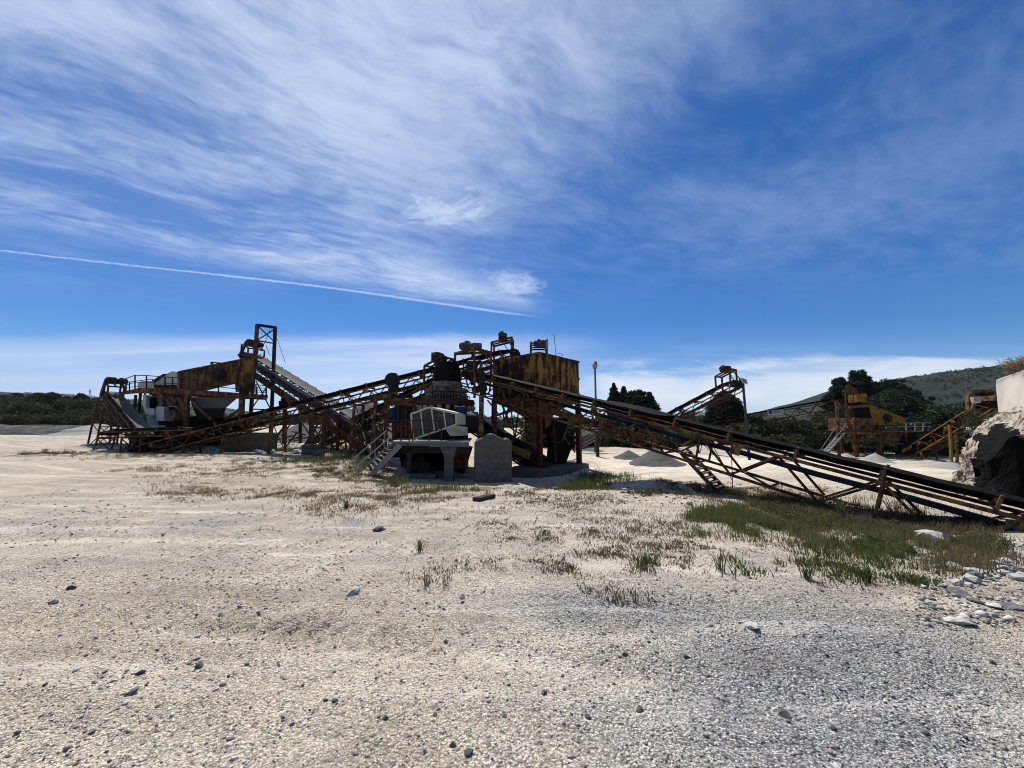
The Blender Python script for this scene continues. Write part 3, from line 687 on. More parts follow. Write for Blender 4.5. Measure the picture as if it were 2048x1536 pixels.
G1 = 'conifers behind the yellow storage bin'
px_tree('spire', 1232, 768, 850, 78, 62, 'tallest pointed conifer standing left in the row behind the storage bin', seed=3, mat='cypress', leaf=.15, nclump=170, per=70, group=G1)
px_tree('pine', 1274, 780, 850, 90, 60, 'broad round-topped conifer in the middle of the row behind the storage bin', seed=5, mat='cypress', leaf=.22, nclump=150, per=70, group=G1, low=.2)
px_tree('spire', 1304, 786, 850, 76, 58, 'smaller pointed conifer at the right end of the row behind the storage bin', seed=8, mat='cypress', leaf=.2, nclump=140, per=50, group=G1)
px_tree('spire', 1250, 775, 850, 66, 66, 'thin conifer half hidden beside the tallest one in the row', seed=9, mat='cypress', leaf=.22, nclump=110, per=45, group=G1)
px_tree('dome', 1453, 787, 848, 72, 46, 'dense dark rounded conifer behind the post with the white sign', seed=12, mat='cypress', leaf=.12, nclump=230, per=130)
G2 = 'dark pines behind the far screening plant'
for i, (px, pt, w, D, lab) in enumerate([(1695, 757, 90, 50, 'leftmost dark pine with ragged side behind the far screening plant'), (1735, 744, 100, 52, 'tallest spreading pine directly behind the far screening plant'), (1778, 762, 90, 54, 'dark pine right of the tallest one behind the far plant'),
                                         (1822, 778, 96, 50, 'rounded dark pine above the right end of the far plant'), (1858, 806, 70, 54, 'lower dark pine by the yellow inclined conveyor'), (1790, 792, 120, 46, 'bushy dark pine close behind the yellow screen housing')]):
    px_tree('pine' if i < 5 else 'dome', px, pt, 868, w, D, lab, seed=20 + i, mat='pine', leaf=.13, nclump=270, per=130, group=G2, low=.10)
px_tree('pine', 1900, 815, 862, 60, 90, 'small green tree on the hill foot left of the rock face', seed=31, mat='wood_leaf', leaf=.3, nclump=130, per=60, low=.1)
G3 = 'trees rising out of the left woodland'
for i, (px, pt, w, D, lab) in enumerate([(92, 789, 58, 80, 'large dark round tree rising in the middle of the left woodland'), (68, 790, 50, 86, 'dark tree left beside the large round one in the woodland'), (158, 791, 40, 95, 'small-topped tree at the right of the left woodland'),
                                         (196, 800, 60, 84, 'dark tree at the woodland edge beside the left conveyor head'), (25, 789, 40, 110, 'tree on the woodland skyline at the left edge'), (-20, 790, 50, 90, 'dark tree cut by the left picture edge'), (268, 812, 50, 92, 'dark tree seen between the left conveyor and the screening plant'), (128, 796, 36, 100, 'low round tree in the dip of the woodland skyline')]):
    px_tree('dome', px, pt, 846, w, D, lab, seed=40 + i, mat='pine', leaf=.24, nclump=120, per=130, group=G3, cat='tree', name='broad_tree')
def scrub(name, pts, rr, per, leaf, mat, label, kind='stuff', cat='scrub', flat=.8):
    P = []
    for px, py, sx, sy, D, dD, cnt in pts:
        for _ in range(cnt):
            d = D + random.uniform(-dD, dD); p = at(px + random.uniform(-sx, sx), py + random.uniform(-sy, sy), d)
            zg = float(gbase(np.array([p.x]), np.array([p.y]))[0]); p.z = max(p.z, zg + .1); P.append(tuple(p))
    me = leaves_mesh(name, np.array(P), RNG.uniform(rr[0], rr[1], len(P)), per, leaf, flat, 1.4)
    o = link(name, me, M[mat]); return tag(o, label, cat, kind=kind)
scrub('woodland', [(60, 826, 200, 22, 84, 12, 520), (-150, 826, 120, 24, 84, 12, 160), (240, 834, 80, 14, 86, 10, 200), (90, 836, 120, 12, 74, 3, 190), (-60, 838, 90, 10, 74, 3, 80), (30, 806, 70, 10, 105, 15, 120), (330, 846, 120, 8, 95, 15, 160), (80, 846, 130, 6, 72, 2, 200), (-80, 848, 80, 6, 72, 2, 90)], (.9, 2.0), 150, .21, 'wood_leaf', 'dense mixed woodland and scrub on the bank left of the plant', cat='woodland')
scrub('woodland', [(60, 842, 200, 8, 70, 2, 230), (-100, 842, 120, 8, 70, 2, 120), (200, 844, 70, 6, 72, 2, 60)], (.6, 1.4), 130, .15, 'bush', 'olive shrubs in front of the left woodland', cat='woodland')
scrub('far_woodland', [(560, 846, 130, 8, 130, 30, 200), (880, 852, 200, 8, 120, 30, 200), (1330, 852, 100, 10, 90, 20, 120)], (1.5, 3.0), 60, .6, 'wood_leaf', 'far line of trees seen between the machines', cat='woodland')
scrub('undergrowth', [(1545, 858, 60, 16, 44, 4, 200), (1600, 870, 50, 22, 42, 4, 170), (1500, 868, 50, 16, 42, 4, 130), (1570, 886, 70, 10, 38, 2, 90), (1660, 850, 30, 20, 46, 4, 110), (1430, 872, 60, 14, 46, 5, 120), (1380, 874, 50, 14, 50, 5, 80)], (.35, .95), 70, .14, 'bush', 'olive green bushes covering the bank behind the sign post', cat='undergrowth')
scrub('undergrowth', [(1250, 872, 90, 18, 46, 4, 180), (1180, 862, 60, 24, 50, 4, 140), (1320, 876, 70, 12, 44, 4, 120), (1200, 884, 140, 10, 36, 2, 260), (1110, 872, 60, 18, 34, 2, 150), (1250, 876, 90, 12, 38, 2, 140)], (.4, 1.0), 60, .16, 'wood_leaf', 'dark bushes in the shade behind the storage bin', cat='undergrowth')
scrub('undergrowth', [(1850, 872, 60, 24, 40, 3, 160), (1790, 880, 60, 16, 41, 3, 110), (1890, 850, 30, 30, 38, 3, 110), (1760, 896, 90, 10, 37, 1.5, 220), (1870, 896, 70, 14, 34, 2, 200), (1690, 890, 40, 12, 39, 2, 80)], (.4, 1.0), 60, .15, 'pine', 'dark bushes in the shade behind the far screening plant', cat='undergrowth')

def blades(name, X_, Y_, Z_, H, Wd, mat, label, lean=.45, cat='grass', stalk=False):
    n = len(X_); th = RNG.uniform(0, 6.283, n); L = RNG.uniform(.1, 1, n) * lean * H
    dx_, dy_ = np.cos(th), np.sin(th); ph = RNG.uniform(0, 6.283, n); wx, wy = np.cos(ph) * Wd, np.sin(ph) * Wd
    B = np.stack([X_, Y_, Z_ - .01], -1)
    mid = B + np.stack([dx_ * L * .35, dy_ * L * .35, H * .6], -1); tip = B + np.stack([dx_ * L, dy_ * L, H], -1)
    w3 = np.stack([wx, wy, np.zeros(n)], -1)
    V_ = np.stack([B - w3, B + w3, mid + w3 * .75, mid - w3 * .75, tip], 1).reshape(-1, 3)
    base = np.arange(n)[:, None] * 5
    F4 = base + np.array([[0, 1, 2, 3]]); F3 = base + np.array([[3, 2, 4]])
    flat = np.concatenate([F4, F3], 1).ravel(); per = np.tile([4, 3], n)
    o = link(name, arr_mesh(name, V_, flat, per), M[mat]); return tag(o, label, cat, kind='stuff')
def scatter(spec, thr_seed, clump=True):
    """spec: pixel ellipses (px, py, rx, ry, count) -> ground points, gathered in tufts"""
    XX, YY = [], []
    for px, py, rx, ry, cnt in spec:
        r_ = np.minimum(np.sqrt(RNG.random(cnt)), 9) * RNG.choice([.6, .85, 1.0, 1.25], cnt); a_ = RNG.uniform(0, 6.283, cnt)
        X_, Y_, Z_, ok_ = pix_ground(px + np.cos(a_) * r_ * rx, np.clip(py + np.sin(a_) * r_ * ry, 876, 2000)); XX.append(X_[ok_]); YY.append(Y_[ok_])
    X_, Y_ = np.concatenate(XX), np.concatenate(YY)
    if clump:
        d = fbm(X_ * 1.9, Y_ * 1.9, 5, thr_seed, .62); k_ = RNG.random(len(X_)) < np.clip((d - .40) * 6, .04, 1); X_, Y_ = X_[k_], Y_[k_]
    return X_, Y_
def tufts(X_, Y_, per, spread):
    n = len(X_); X2 = np.repeat(X_, per) + RNG.normal(0, spread, n * per); Y2 = np.repeat(Y_, per) + RNG.normal(0, spread, n * per)
    return X2, Y2, gfull(X2, Y2)
def veg(name, spec, seed, per, spread, h, w, mat, label, cat='grass', lean=.5, clump=True):
    X_, Y_ = scatter(spec, seed, clump); X2, Y2, Z2 = tufts(X_, Y_, per, spread)
    hm = .35 + 1.3 * np.clip((fbm(X2 * 2.3, Y2 * 2.3, 4, seed + 5, .6) - .3) * 2, 0, 1)
    return blades(name, X2, Y2, Z2, RNG.uniform(h[0], h[1], len(X2)) * hm, RNG.uniform(w[0], w[1], len(X2)), mat, label, lean, cat)
veg('dry_grass', [(190, 911, 240, 9, 1147), (480, 917, 230, 9, 1020), (560, 938, 200, 16, 1402), (680, 945, 110, 20, 892), (740, 955, 60, 16, 637), (860, 978, 110, 12, 892), (620, 990, 200, 16, 765), (780, 1000, 160, 14, 637), (1000, 985, 120, 12, 510), (330, 945, 120, 12, 446), (1400, 978, 140, 16, 892), (1250, 968, 90, 14, 510), (1490, 1000, 120, 20, 892), (1560, 985, 120, 14, 510), (380, 985, 90, 22, 331), (700, 1020, 120, 16, 306), (1290, 1060, 150, 40, 637), (1150, 1000, 100, 18, 382)], 3, 9, .08, (.02, .10), (.004, .009), 'grass_dry', 'dry brown grass and dead weeds in bands over the pale ground', lean=1.2)
veg('green_grass', [(1450, 1030, 70, 24, 900), (1520, 1055, 130, 28, 560), (1590, 1010, 110, 22, 700), (1680, 1080, 160, 34, 420), (1780, 1060, 120, 30, 900), (1850, 1110, 150, 30, 420), (1420, 1060, 100, 24, 700), (1950, 1090, 80, 26, 300)], 13, 9, .06, (.04, .17), (.003, .007), 'grass_green', 'fresh green grass growing in the ditch under the conveyor tail', lean=.55)
veg('dry_grass', [(1640, 1020, 170, 24, 700), (1760, 1030, 140, 26, 520), (1850, 1055, 120, 26, 700), (1560, 1000, 80, 14, 400), (1720, 1075, 160, 24, 500), (1940, 1120, 100, 36, 300)], 23, 10, .08, (.05, .20), (.003, .006), 'grass_dry', 'tall dry grass among green under the conveyor tail', lean=.5)
veg('weeds', [(1180, 1130, 230, 24, 806), (1060, 1085, 90, 14, 288), (1150, 1060, 160, 30, 460), (1000, 1040, 200, 30, 460), (880, 1150, 60, 24, 134), (1330, 1110, 130, 22, 422), (700, 1055, 220, 40, 249), (450, 960, 160, 30, 460), (560, 1030, 160, 12, 249), (1240, 1190, 130, 26, 76), (1480, 1090, 120, 18, 307), (1100, 1020, 140, 20, 384)], 33, 6, .035, (.018, .055), (.003, .007), 'weed', 'low dark fleshy weeds dotted over the gravel', 'weeds', .9)
veg('leafy_weeds', [(1580, 1140, 130, 20, 150), (1730, 1150, 110, 24, 190), (1500, 1130, 60, 20, 60), (1650, 1120, 130, 20, 130), (1830, 1165, 60, 10, 50), (1300, 1130, 30, 10, 30), (1900, 1140, 90, 20, 60)], 43, 6, .05, (.04, .11), (.004, .009), 'weed_green', 'leafy green weeds in a loose line across the gravel', 'weeds', .8, clump=True)
veg('shade_grass', [(460, 888, 30, 12, 200), (560, 902, 110, 8, 260), (700, 905, 50, 12, 280), (660, 920, 100, 6, 240), (740, 930, 40, 12, 200), (350, 900, 90, 6, 200), (265, 893, 12, 6, 60), (1200, 960, 60, 14, 260), (1160, 975, 60, 8, 140), (880, 982, 70, 4, 40), (800, 962, 20, 8, 60), (1800, 912, 90, 8, 300), (1860, 905, 60, 6, 200)], 53, 9, .12, (.10, .34), (.005, .010), 'weed_green', 'rank green weeds growing in the shade under the machines', 'weeds', .6, clump=False)

def brush(name, spec, rr, per, leaf, mat, label):
    X_, Y_ = scatter(spec, 71, True); Z_ = gfull(X_, Y_); n = len(X_)
    r_ = RNG.uniform(rr[0], rr[1], n); C = np.stack([X_, Y_, Z_ + r_ * .35], -1)
    return tag(link(name, leaves_mesh(name, C, r_, per, leaf, .7, 2.6), M[mat]), label, 'brush', kind='stuff')
brush('brush', [(1760, 1046, 130, 16, 330), (1850, 1052, 110, 18, 330), (1640, 1040, 110, 16, 240), (1560, 1010, 90, 14, 150), (1950, 1090, 60, 20, 120), (1400, 985, 100, 10, 150), (1330, 990, 60, 8, 90)], (.06, .17), 80, .013, 'brush', 'tangled brown brush under the conveyor tail')
brush('brush', [(1450, 1035, 70, 18, 180), (1600, 1050, 110, 14, 180), (1790, 1090, 90, 22, 150)], (.05, .14), 60, .012, 'weed_green', 'low green tangle in the ditch under the conveyor')
brush('brush', [(700, 945, 80, 16, 120), (600, 925, 120, 8, 120), (780, 966, 40, 8, 60), (330, 912, 120, 6, 100), (110, 908, 110, 5, 80)], (.08, .22), 50, .016, 'brush', 'low dry tangle in front of the machines')
def plant(px, py, hpx, label, mat, n_=26, w=.006, lean=.7, name='weed_plant', group=None, seeded=True):
    X_, Y_, Z_, _o = pix_ground([px], [py]); x, y = float(X_[0]), float(Y_[0]); z = gnear(x, y); h = hpx / F_PX * y
    mb = MB(); rr = random.Random(int(px * 3 + py)); mb2 = MB()
    for i in range(n_):
        a_ = rr.uniform(0, 6.283); l_ = rr.uniform(.2, 1) * lean * h; hh = h * rr.uniform(.45, 1); b0 = Vector((x + rr.gauss(0, .02), y + rr.gauss(0, .02), z - .01))
        m_ = b0 + Vector((math.cos(a_) * l_ * .4, math.sin(a_) * l_ * .4, hh * .65)); t_ = b0 + Vector((math.cos(a_) * l_, math.sin(a_) * l_, hh))
        s_v = Vector((-math.sin(a_), math.cos(a_), 0)) * w
        mb.add([b0 - s_v * .6, b0 + s_v * .6, m_ + s_v, m_ - s_v, t_], [(0, 1, 2, 3), (3, 2, 4)])
        if i % 4 == 0: mb2.tube(b0, m_, .0025, 4)
    t = empty(name, (x, y, z), label, 'plant', group); mb.build('leaves', M[mat], t); mb2.build('stem', M['bark'], t); return t
plant(692, 1022, 26, 'single bright green weed tuft beyond the dead stalks, left of the plank', 'weed_green')
plant(840, 1104, 30, 'small dark spiky plant alone on bare gravel', 'weed')
plant(852, 1170, 48, 'dead bare stalks, left clump of two in the foreground', 'grass_dry', 18, .003, .6)
plant(892, 1172, 40, 'dead bare stalks, right clump of two in the foreground', 'grass_dry', 16, .003, .6)
plant(1272, 1205, 34, 'thin grey-green stalk plant at the edge of the blue grey gravel', 'weed', 14, .004)
plant(1440, 1142, 46, 'upright leafy weed at the left end of the green line', 'weed_green', 18, .007)
plant(1615, 1160, 36, 'bushy green weed in the middle of the green line', 'weed_green', 26, .007)
plant(1735, 1170, 40, 'broad green weed right of the middle in the green line', 'weed_green', 26, .007)
plant(1790, 1030, 70, 'tall bare shrub with dry stalks beneath the conveyor', 'grass_dry', 40, .006, .8)
plant(1680, 1025, 60, 'tall dark dry weed beside a truss post of the conveyor', 'weed', 40, .006, .6)
plant(460, 892, 36, 'yellow green bush beside the concrete wall under the long conveyor', 'weed_green', 120, .03, .9, 'bush')
# ------------------------------------------------------------------ belt conveyors
def on_(px, D):
    p = at(px, 900, D); p.z = gz(p.x, p.y) - .1; return p
Z = Vector((0, 0, 1))
def motor_mb(mb, a, d, r, L):
    """finned electric motor: cowl, ribbed body, end bell, feet"""
    d = Vector(d).normalized(); a = Vector(a)
    prof = [(0, r * .55), (0.02, r * .92), (L * .2, r * .96), (L * .21, r * .86)]
    k_ = 9
    for i in range(k_):
        l0 = L * (.22 + .6 * i / k_); prof += [(l0, r * .84), (l0 + .004, r), (l0 + L * .03, r), (l0 + L * .034, r * .84)]
    prof += [(L * .84, r * .9), (L * .95, r * .8), (L, r * .35), (L * 1.12, r * .12)]
    mb.lathe(a, d, prof, 18)
    s = d.cross(Z)
    if s.length > .1:
        s.normalize(); c = a + d * L * .5
        mb.bar(c - s * r * .8 - d * L * .3 - Z * r * .95, c - s * r * .8 + d * L * .3 - Z * r * .95, r * .4, r * .35)
        mb.bar(c + s * r * .8 - d * L * .3 - Z * r * .95, c + s * r * .8 + d * L * .3 - Z * r * .95, r * .4, r * .35)
        mb.bar(c - d * L * .13 + Z * r * 1.1, c + d * L * .13 + Z * r * 1.1, r * .8, r * .4)
class Conv:
    def __init__(s, label, tail, head, w=.9, h=.8, near=True, panel=.85, mat='rust', belt='belt', idler=1.4, drive=True, group='belt conveyors of the crushing plant', lift=.26, chord=.09, lat=.055, name='belt_conveyor', legs=(), pulley=.2, sag=.012, deck=False, seed=0, mat2=None, r_idler=.055):
        tail, head = Vector(tail), Vector(head)
        s.w, s.h, s.lift, s.r = w, h, lift, pulley; s.d = (head - tail); s.L = s.d.length; s.d.normalize()
        s.s = s.d.cross(Z).normalized()
        mid = (tail + head) / 2
        if s.s.dot(Vector((mid.x, mid.y, 0))) < 0: s.s = -s.s            # s points away from the camera
        s.n = s.s.cross(s.d)
        if s.n.z < 0: s.n = -s.n
        s.o = tail + (s.s * (w / 2) if near else Vector((0, 0, 0)))      # measured on the near edge
        base = s.P(s.L * .5, 0, 0); base.z = gz(base.x, base.y)
        s.root = empty(name, base, label, 'conveyor', group); s.mat = M[mat]; mat2 = M[mat2] if mat2 else s.mat
        vt, vb = -lift - chord / 2, -lift - chord - h
        s.vt, s.vb = vt, vb; hw = w / 2 + .07; s.hw = hw
        np_ = max(2, int(round(s.L / panel))); ls = [s.L * i / np_ for i in range(np_ + 1)]
        for side in (-1, 1):
            mb = MB(); c = side * hw
            mb.bar(s.P(-.1, c, vt), s.P(s.L + .1, c, vt), chord * .8, chord, s.n)
            mb.bar(s.P(-.1, c, vb), s.P(s.L + .1, c, vb), chord * .8, chord * .9, s.n)
            mb.build('chord', mat2, s.root)
            mb = MB(); ci = c - side * .012
            for i in range(np_):
                a, b = (vb, vt) if i % 2 else (vt, vb)
                mb.angle(s.P(ls[i], ci, a), s.P(ls[i + 1], ci, b), lat, s.s)
                if i % 4 == 0: mb.bar(s.P(ls[i], ci, vt - .03), s.P(ls[i], ci, vb + .03), lat * .9, lat * .9, s.s)
            if seed >= 0 and side < 0:
                for i in range(2, np_ - 1, 5): mb.bar(s.P(ls[i] - .12, ci - .02, vt - .16), s.P(ls[i] + .12, ci - .02, vt - .16), .02, .22, s.n)
            mb.build('lattice', s.mat, s.root)
        for nm_, v_, st_, ex in (('cross_bar', vb + .03, 1, 0), ('cross_bar', vt - .03, 2, 0), ('cross_brace', vb + .008, 2, 1)):
            f_ = None
            for i in range(0, np_ + (0 if ex else 1), st_):
                if f_ is None:
                    f_ = MB().bar(s.P(ls[i], -hw + .05, v_), s.P(ls[i + ex], hw - .05, v_), .045, .04).build(nm_, s.mat, s.root); l0 = ls[i]
                else:
                    c = f_.copy(); COL.objects.link(c); c.parent = s.root; c.location = s.d * (ls[i] - l0)
        s.belt(M[belt], idler, sag)
        ni = max(2, int(s.L / idler)); first = None
        for i in range(ni):
            l = s.L * (i + .5) / ni
            if first is None:
                mb = MB()
                mb.bar(s.P(l, -hw - .02, vt + .07), s.P(l, hw + .02, vt + .07), .07, .06, s.n)
                for side in (-1, 1):
                    mb.bar(s.P(l, side * (w / 2 + .05), vt + .05), s.P(l - .03, side * (w / 2 + .07), .03), .06, .05, s.d)
                    mb.tube(s.P(l, side * w * .20, -.20), s.P(l, side * (w / 2 + .02), -.075), r_idler, 9)
                mb.tube(s.P(l, -w * .19, -.21), s.P(l, w * .19, -.21), r_idler, 9)
                first = mb.build('idler', M['rust_light'] if mat != 'ochre' else M['ochre'], s.root); l0 = l
            else:
                c = first.copy(); COL.objects.link(c); c.parent = s.root; c.location = s.d * (l - l0)
        for l, nm in ((s.L, 'head_pulley'), (0, 'tail_pulley')):
            mb = MB(); mb.tube(s.P(l, -w / 2 - .02, -.14 - pulley), s.P(l, w / 2 + .02, -.14 - pulley), pulley - .018, 18)
            mb.tube(s.P(l, -hw - .1, -.14 - pulley), s.P(l, hw + .1, -.14 - pulley), .045, 8)
            for side in (-1, 1): mb.box(s.P(l, side * (hw + .06), -.14 - pulley), (.16, .12, .16)); 
            mb.build(nm, M['dark'], s.root)
        if drive: s.drive(**(drive if isinstance(drive, dict) else {}))
        for lg in legs: s.leg(*lg)
        if deck:
            mb = MB(); mb.prism([s.P(s.L * deck[0], hw * deck[2], vb + deck[3]), s.P(s.L * deck[1], hw * deck[2], vb + deck[3]), s.P(s.L * deck[1], hw * deck[2], vb + deck[4]), s.P(s.L * deck[0], hw * deck[2], vb + deck[4])], s.s * .01)
            mb.build('spill_plate', M['rust_light'], s.root)
    def P(s, l, c, v): return s.o + s.d * l + s.s * c + s.n * v
    def belt(s, mat, idler, sag):
        w, r, th = s.w, s.r, .018; ni = max(2, int(s.L / idler)); st = []
        nt = ni * 6
        for i in range(nt + 1):
            l = s.L * i / nt; k_ = (l / s.L * ni - .5); f = min(1, l / .9, (s.L - l) / .9); f = max(0, f)
            st.append((l, 0.0, math.pi / 2, f, -sag * math.sin(math.pi * k_) ** 2 + random.gauss(0, sag * .25) * f))
        for i in range(1, 8): a = math.pi / 2 - math.pi * i / 8; st.append((s.L, 0, a, 0, 0))
        for i in range(13):
            t = i / 12; st.append((s.L * (1 - t), 0, -math.pi / 2, 0, -.03 * math.sin(t * 6 * math.pi) ** 2))
        for i in range(1, 8): a = -math.pi / 2 - math.pi * i / 8; st.append((0, 0, a, 0, 0))
        V_ = []; F_ = []
        cp = [(-.5, 1), (-.34, .42), (-.19, 0), (.19, 0), (.34, .42), (.5, 1)]
        for l, _, a, f, dv in st:
            ca, sa = math.cos(a), math.sin(a)
            for kk in (0, 1):
                rr = r - kk * th
                for c, up in cp: V_.append(s.P(l + ca * rr, c * w, -.14 - r + sa * rr + up * .14 * f + dv))
        m_ = len(st); k_ = 6
        for i in range(m_):
            j = (i + 1) % m_; A, B = i * 12, j * 12
            for q_ in range(5):
                F_.append((A + q_, A + q_ + 1, B + q_ + 1, B + q_)); F_.append((A + 6 + q_, B + 6 + q_, B + 6 + q_ + 1, A + 6 + q_ + 1))
            F_.append((A, B, B + 6, A + 6)); F_.append((A + 5, A + 11, B + 11, B + 5))
        mb = MB(); mb.add(V_, F_, True); mb.build('belt', mat, s.root)
    def drive(s, back=1.1, hgt=.75, post=.1, mlen=.55, mr=.17, side=-1, mat='motor_ochre', guard=True, cage=False, box=True, mdir=1):
        L = s.L; hw = s.hw; mb = MB()
        A, B = L - back, L - .15
        for l in (A, B):
            for c in (-hw, hw):
                p = s.P(l, c, s.vt); mb.bar(p, p + Z * (hgt + abs(s.vt)), post, post, s.s)
        t = {}
        for l in (A, B):
            for c in (-hw, hw): t[(l, c)] = s.P(l, c, s.vt) + Z * (hgt + abs(s.vt))
        zt = max(p.z for p in t.values())
        c4 = [t[(A, -hw)], t[(B, -hw)], t[(B, hw)], t[(A, hw)]]
        for i in range(4): mb.bar(c4[i], c4[(i + 1) % 4], post, post)
        mid1, mid2 = (c4[0] + c4[3]) / 2, (c4[1] + c4[2]) / 2
        mb.bar(mid1, mid2, post * .8, post * .8)
        fr_ = mb.build('drive_frame', s.mat, s.root)
        ctr = sum(c4, Vector()) / 4; hd = Vector((s.d.x, s.d.y, 0)).normalized()
        md = (s.s * side * -1) if mdir == 1 else hd
        mb = MB(); motor_mb(mb, ctr - md * (mlen * .95) + Z * (mr + .1), md, mr, mlen); mb.build('motor', M[mat], fr_)
        if box:
            mb = MB(); c = ctr + md * (mlen * .32) + Z * (mr + .1); mb.box(c, (mr * 2.3, mr * 2.3, mr * 2.4), rz=math.atan2(md.y, md.x)); mb.lathe(c - md * mr * 1.2, md, [(0, mr * .6), (mr * 2.8, mr * .6)], 14)
            mb.build('gearbox', M[mat], fr_, bevel=.02)
        if guard:
            e = ctr + md * (mlen * .32 + mr * 1.6) + Z * (mr + .1); pl = s.P(L, -side * (hw + .16), -.14 - s.r); off = s.s * ((e - pl).dot(s.s)); pl = pl + off
            mb = MB(); ax = (pl - e).normalized(); up = ax.cross(s.s).normalized()
            g1, g2 = .14, .22; pts = [e - ax * g1 + up * g1 * .6, e - ax * g1 - up * g1 * .6, e - up * g1, pl - up * g2, pl + ax * g2 - up * g2 * .5, pl + ax * g2 + up * g2 * .5, pl + up * g2, e + up * g1]
            if cage:
                mb.pipe(pts + pts[:1], .022, 6); mb.pipe([p + s.s * .16 for p in pts + pts[:1]], .022, 6)
            else: mb.prism(pts, s.s * .1)
            mb.build('belt_guard', M['dark'], fr_)
    def leg(s, l, splay=0.0, dl=0.0, size=.1, brace=True, zbase=None, mat=None, dsep=0.0):
        """a trestle of two posts under the truss at distance l from the tail"""
        mt_ = M[mat] if mat else s.mat; feet = []; tops = []
        for side in (-1, 1):
            a = s.P(l, side * s.hw, s.vb - .05); hd = Vector((s.d.x, s.d.y, 0)).normalized()
            f = a + s.s * side * splay + hd * dl; f.z = (gz(f.x, f.y) - .1) if zbase is None else zbase
            if f.z > a.z - .2: return
            mb = MB(); mb.bar(f, a, size, size * .8, s.s); mb.box(f + Z * .1, (.28, .28, .03)); mb.build('leg', mt_, s.root); feet.append(f); tops.append(a)
        if brace:
            mb = MB(); n_ = max(1, int(round((tops[0].z - feet[0].z) / 1.6)))
            for i in range(n_):
                a0, a1 = feet[0].lerp(tops[0], i / n_ + .03), feet[0].lerp(tops[0], (i + 1) / n_ - .02); b0, b1 = feet[1].lerp(tops[1], i / n_ + .03), feet[1].lerp(tops[1], (i + 1) / n_ - .02)
                mb.bar(a0, b1, .05, .03, s.d); mb.bar(b0 + s.d * .03, a1 + s.d * .03, .05, .03, s.d); mb.bar(a1, b1, .05, .05, s.d)
            mb.build('leg_brace', mt_, s.root)
# A: the long one across the foreground
tA, hA = Vector((10.6, 5.43, -.14)), Vector((-2.45, 19.87, 4.86))
cA = Conv('long rusty conveyor sloping across the foreground down to the rock face on the right', tA, hA, w=.95, h=.80, panel=.95, mat='ochre_worn', belt='black', idler=1.45, chord=.08, lat=.055, deck=(.49, .76, .8, .02, .26), drive=False)
# B: the long one rising from the left
cB = Conv('long low conveyor rising from the left screening plant to the yellow storage bin', at(262, 886, 23.2), at(1026, 693, 20.9), w=.9, h=.62, panel=.7, mat='ochre_worn', belt='black', idler=1.55, chord=.085, lat=.05, legs=[(3.6, .1, 0, .1), (6.2, .15, 0, .1), (9.4, .2, .0, .12), (12.0, .15, .2, .12), (14.6, .2, 0, .13), (17.2, .2, 0, .12)],
          drive=dict(back=1.35, hgt=.55, cage=True, mlen=.6, mr=.2, mat='motor_ochre'), pulley=.3)
# C: steep one to the top of the left screen
cC = Conv('steep grey dusted conveyor climbing left to the top of the left screening plant', at(800, 896, 21.6), at(484, 700, 32.0), w=1.15, h=1.1, panel=.8, mat='rust', belt='belt_dusty', idler=1.3, chord=.10, lat=.05, legs=[(3.2, .15, 0, .12), (6.8, .15, 0, .12)], drive=dict(back=1.5, hgt=.55, mlen=.8, mr=.24, mat='motor_ochre', side=1), pulley=.32)
mb = MB(); mb.prism([cC.P(2.5, -cC.hw - .06, cC.vb - .05), cC.P(cC.L - 1.2, -cC.hw - .06, cC.vb - .05), cC.P(cC.L - 1.2, -cC.hw - .06, cC.vb + .5), cC.P(2.5, -cC.hw - .06, cC.vb + .5)], cC.s * .02); mb.build('side_plate', M['ochre_worn'], cC.root)
mb = MB(); mb.prism([cC.P(2.5, -cC.hw - .05, -.34), cC.P(cC.L - 2.4, -cC.hw - .05, -.34), cC.P(cC.L - 2.4, -cC.hw - .05, -.12), cC.P(2.5, -cC.hw - .05, -.12)], cC.s * .02); mb.build('belt_skirt', M['greyplate'], cC.root)
# D: short steep one at the far left
cD = Conv('short steep conveyor at the far left discharging above the mound', at(281, 864, 23.6), at(211, 779, 27.2), w=.7, h=.5, panel=.7, mat='rust', belt='belt_dusty', idler=1.2, legs=[(7.2, .12, .2, .12), (8.9, .15, .3, .12)], drive=dict(back=1.0, hgt=.55, mlen=.7, mr=.2, side=1, mat='motor_ochre'), pulley=.26)
# E: dark one under the storage bin
cE = Conv('dark conveyor sloping down from the crusher to the foot of the storage bin', at(1092, 925, 18.4), at(930, 822, 20.4), w=.95, h=.45, panel=.8, mat='dark', belt='belt', idler=1.2, mat2='rust', legs=[(3.6, .1, 0, .1)], drive=False)
# F: stockpile conveyor at right rear
cF = Conv('stockpile conveyor with motor on top rising against the sky beside the sign post', at(1205, 893, 37), at(1462, 757, 26.5), w=.8, h=.62, panel=.75, mat='rust', belt='black', idler=1.25, chord=.07, lat=.045, legs=[(6.2, .5, 0, .09), (9.4, .5, 1.2, .09)], drive=dict(back=1.3, hgt=.75, cage=True, mlen=.6, mr=.2), pulley=.3)
# G: long nearly level one at the right rear
cG = Conv('long nearly level conveyor with a banner leading to the far screening plant', at(1392, 846, 43), at(1716, 787, 35.0), w=.9, h=.72, panel=.8, mat='rust', belt='black', idler=1.2, chord=.08, lat=.05, legs=[(2.0, .1, 0, .14), (9.0, .2, 0, .14), (14.2, .3, 0, .14)], drive=dict(back=1.0, hgt=.5, mlen=.6, mr=.18))
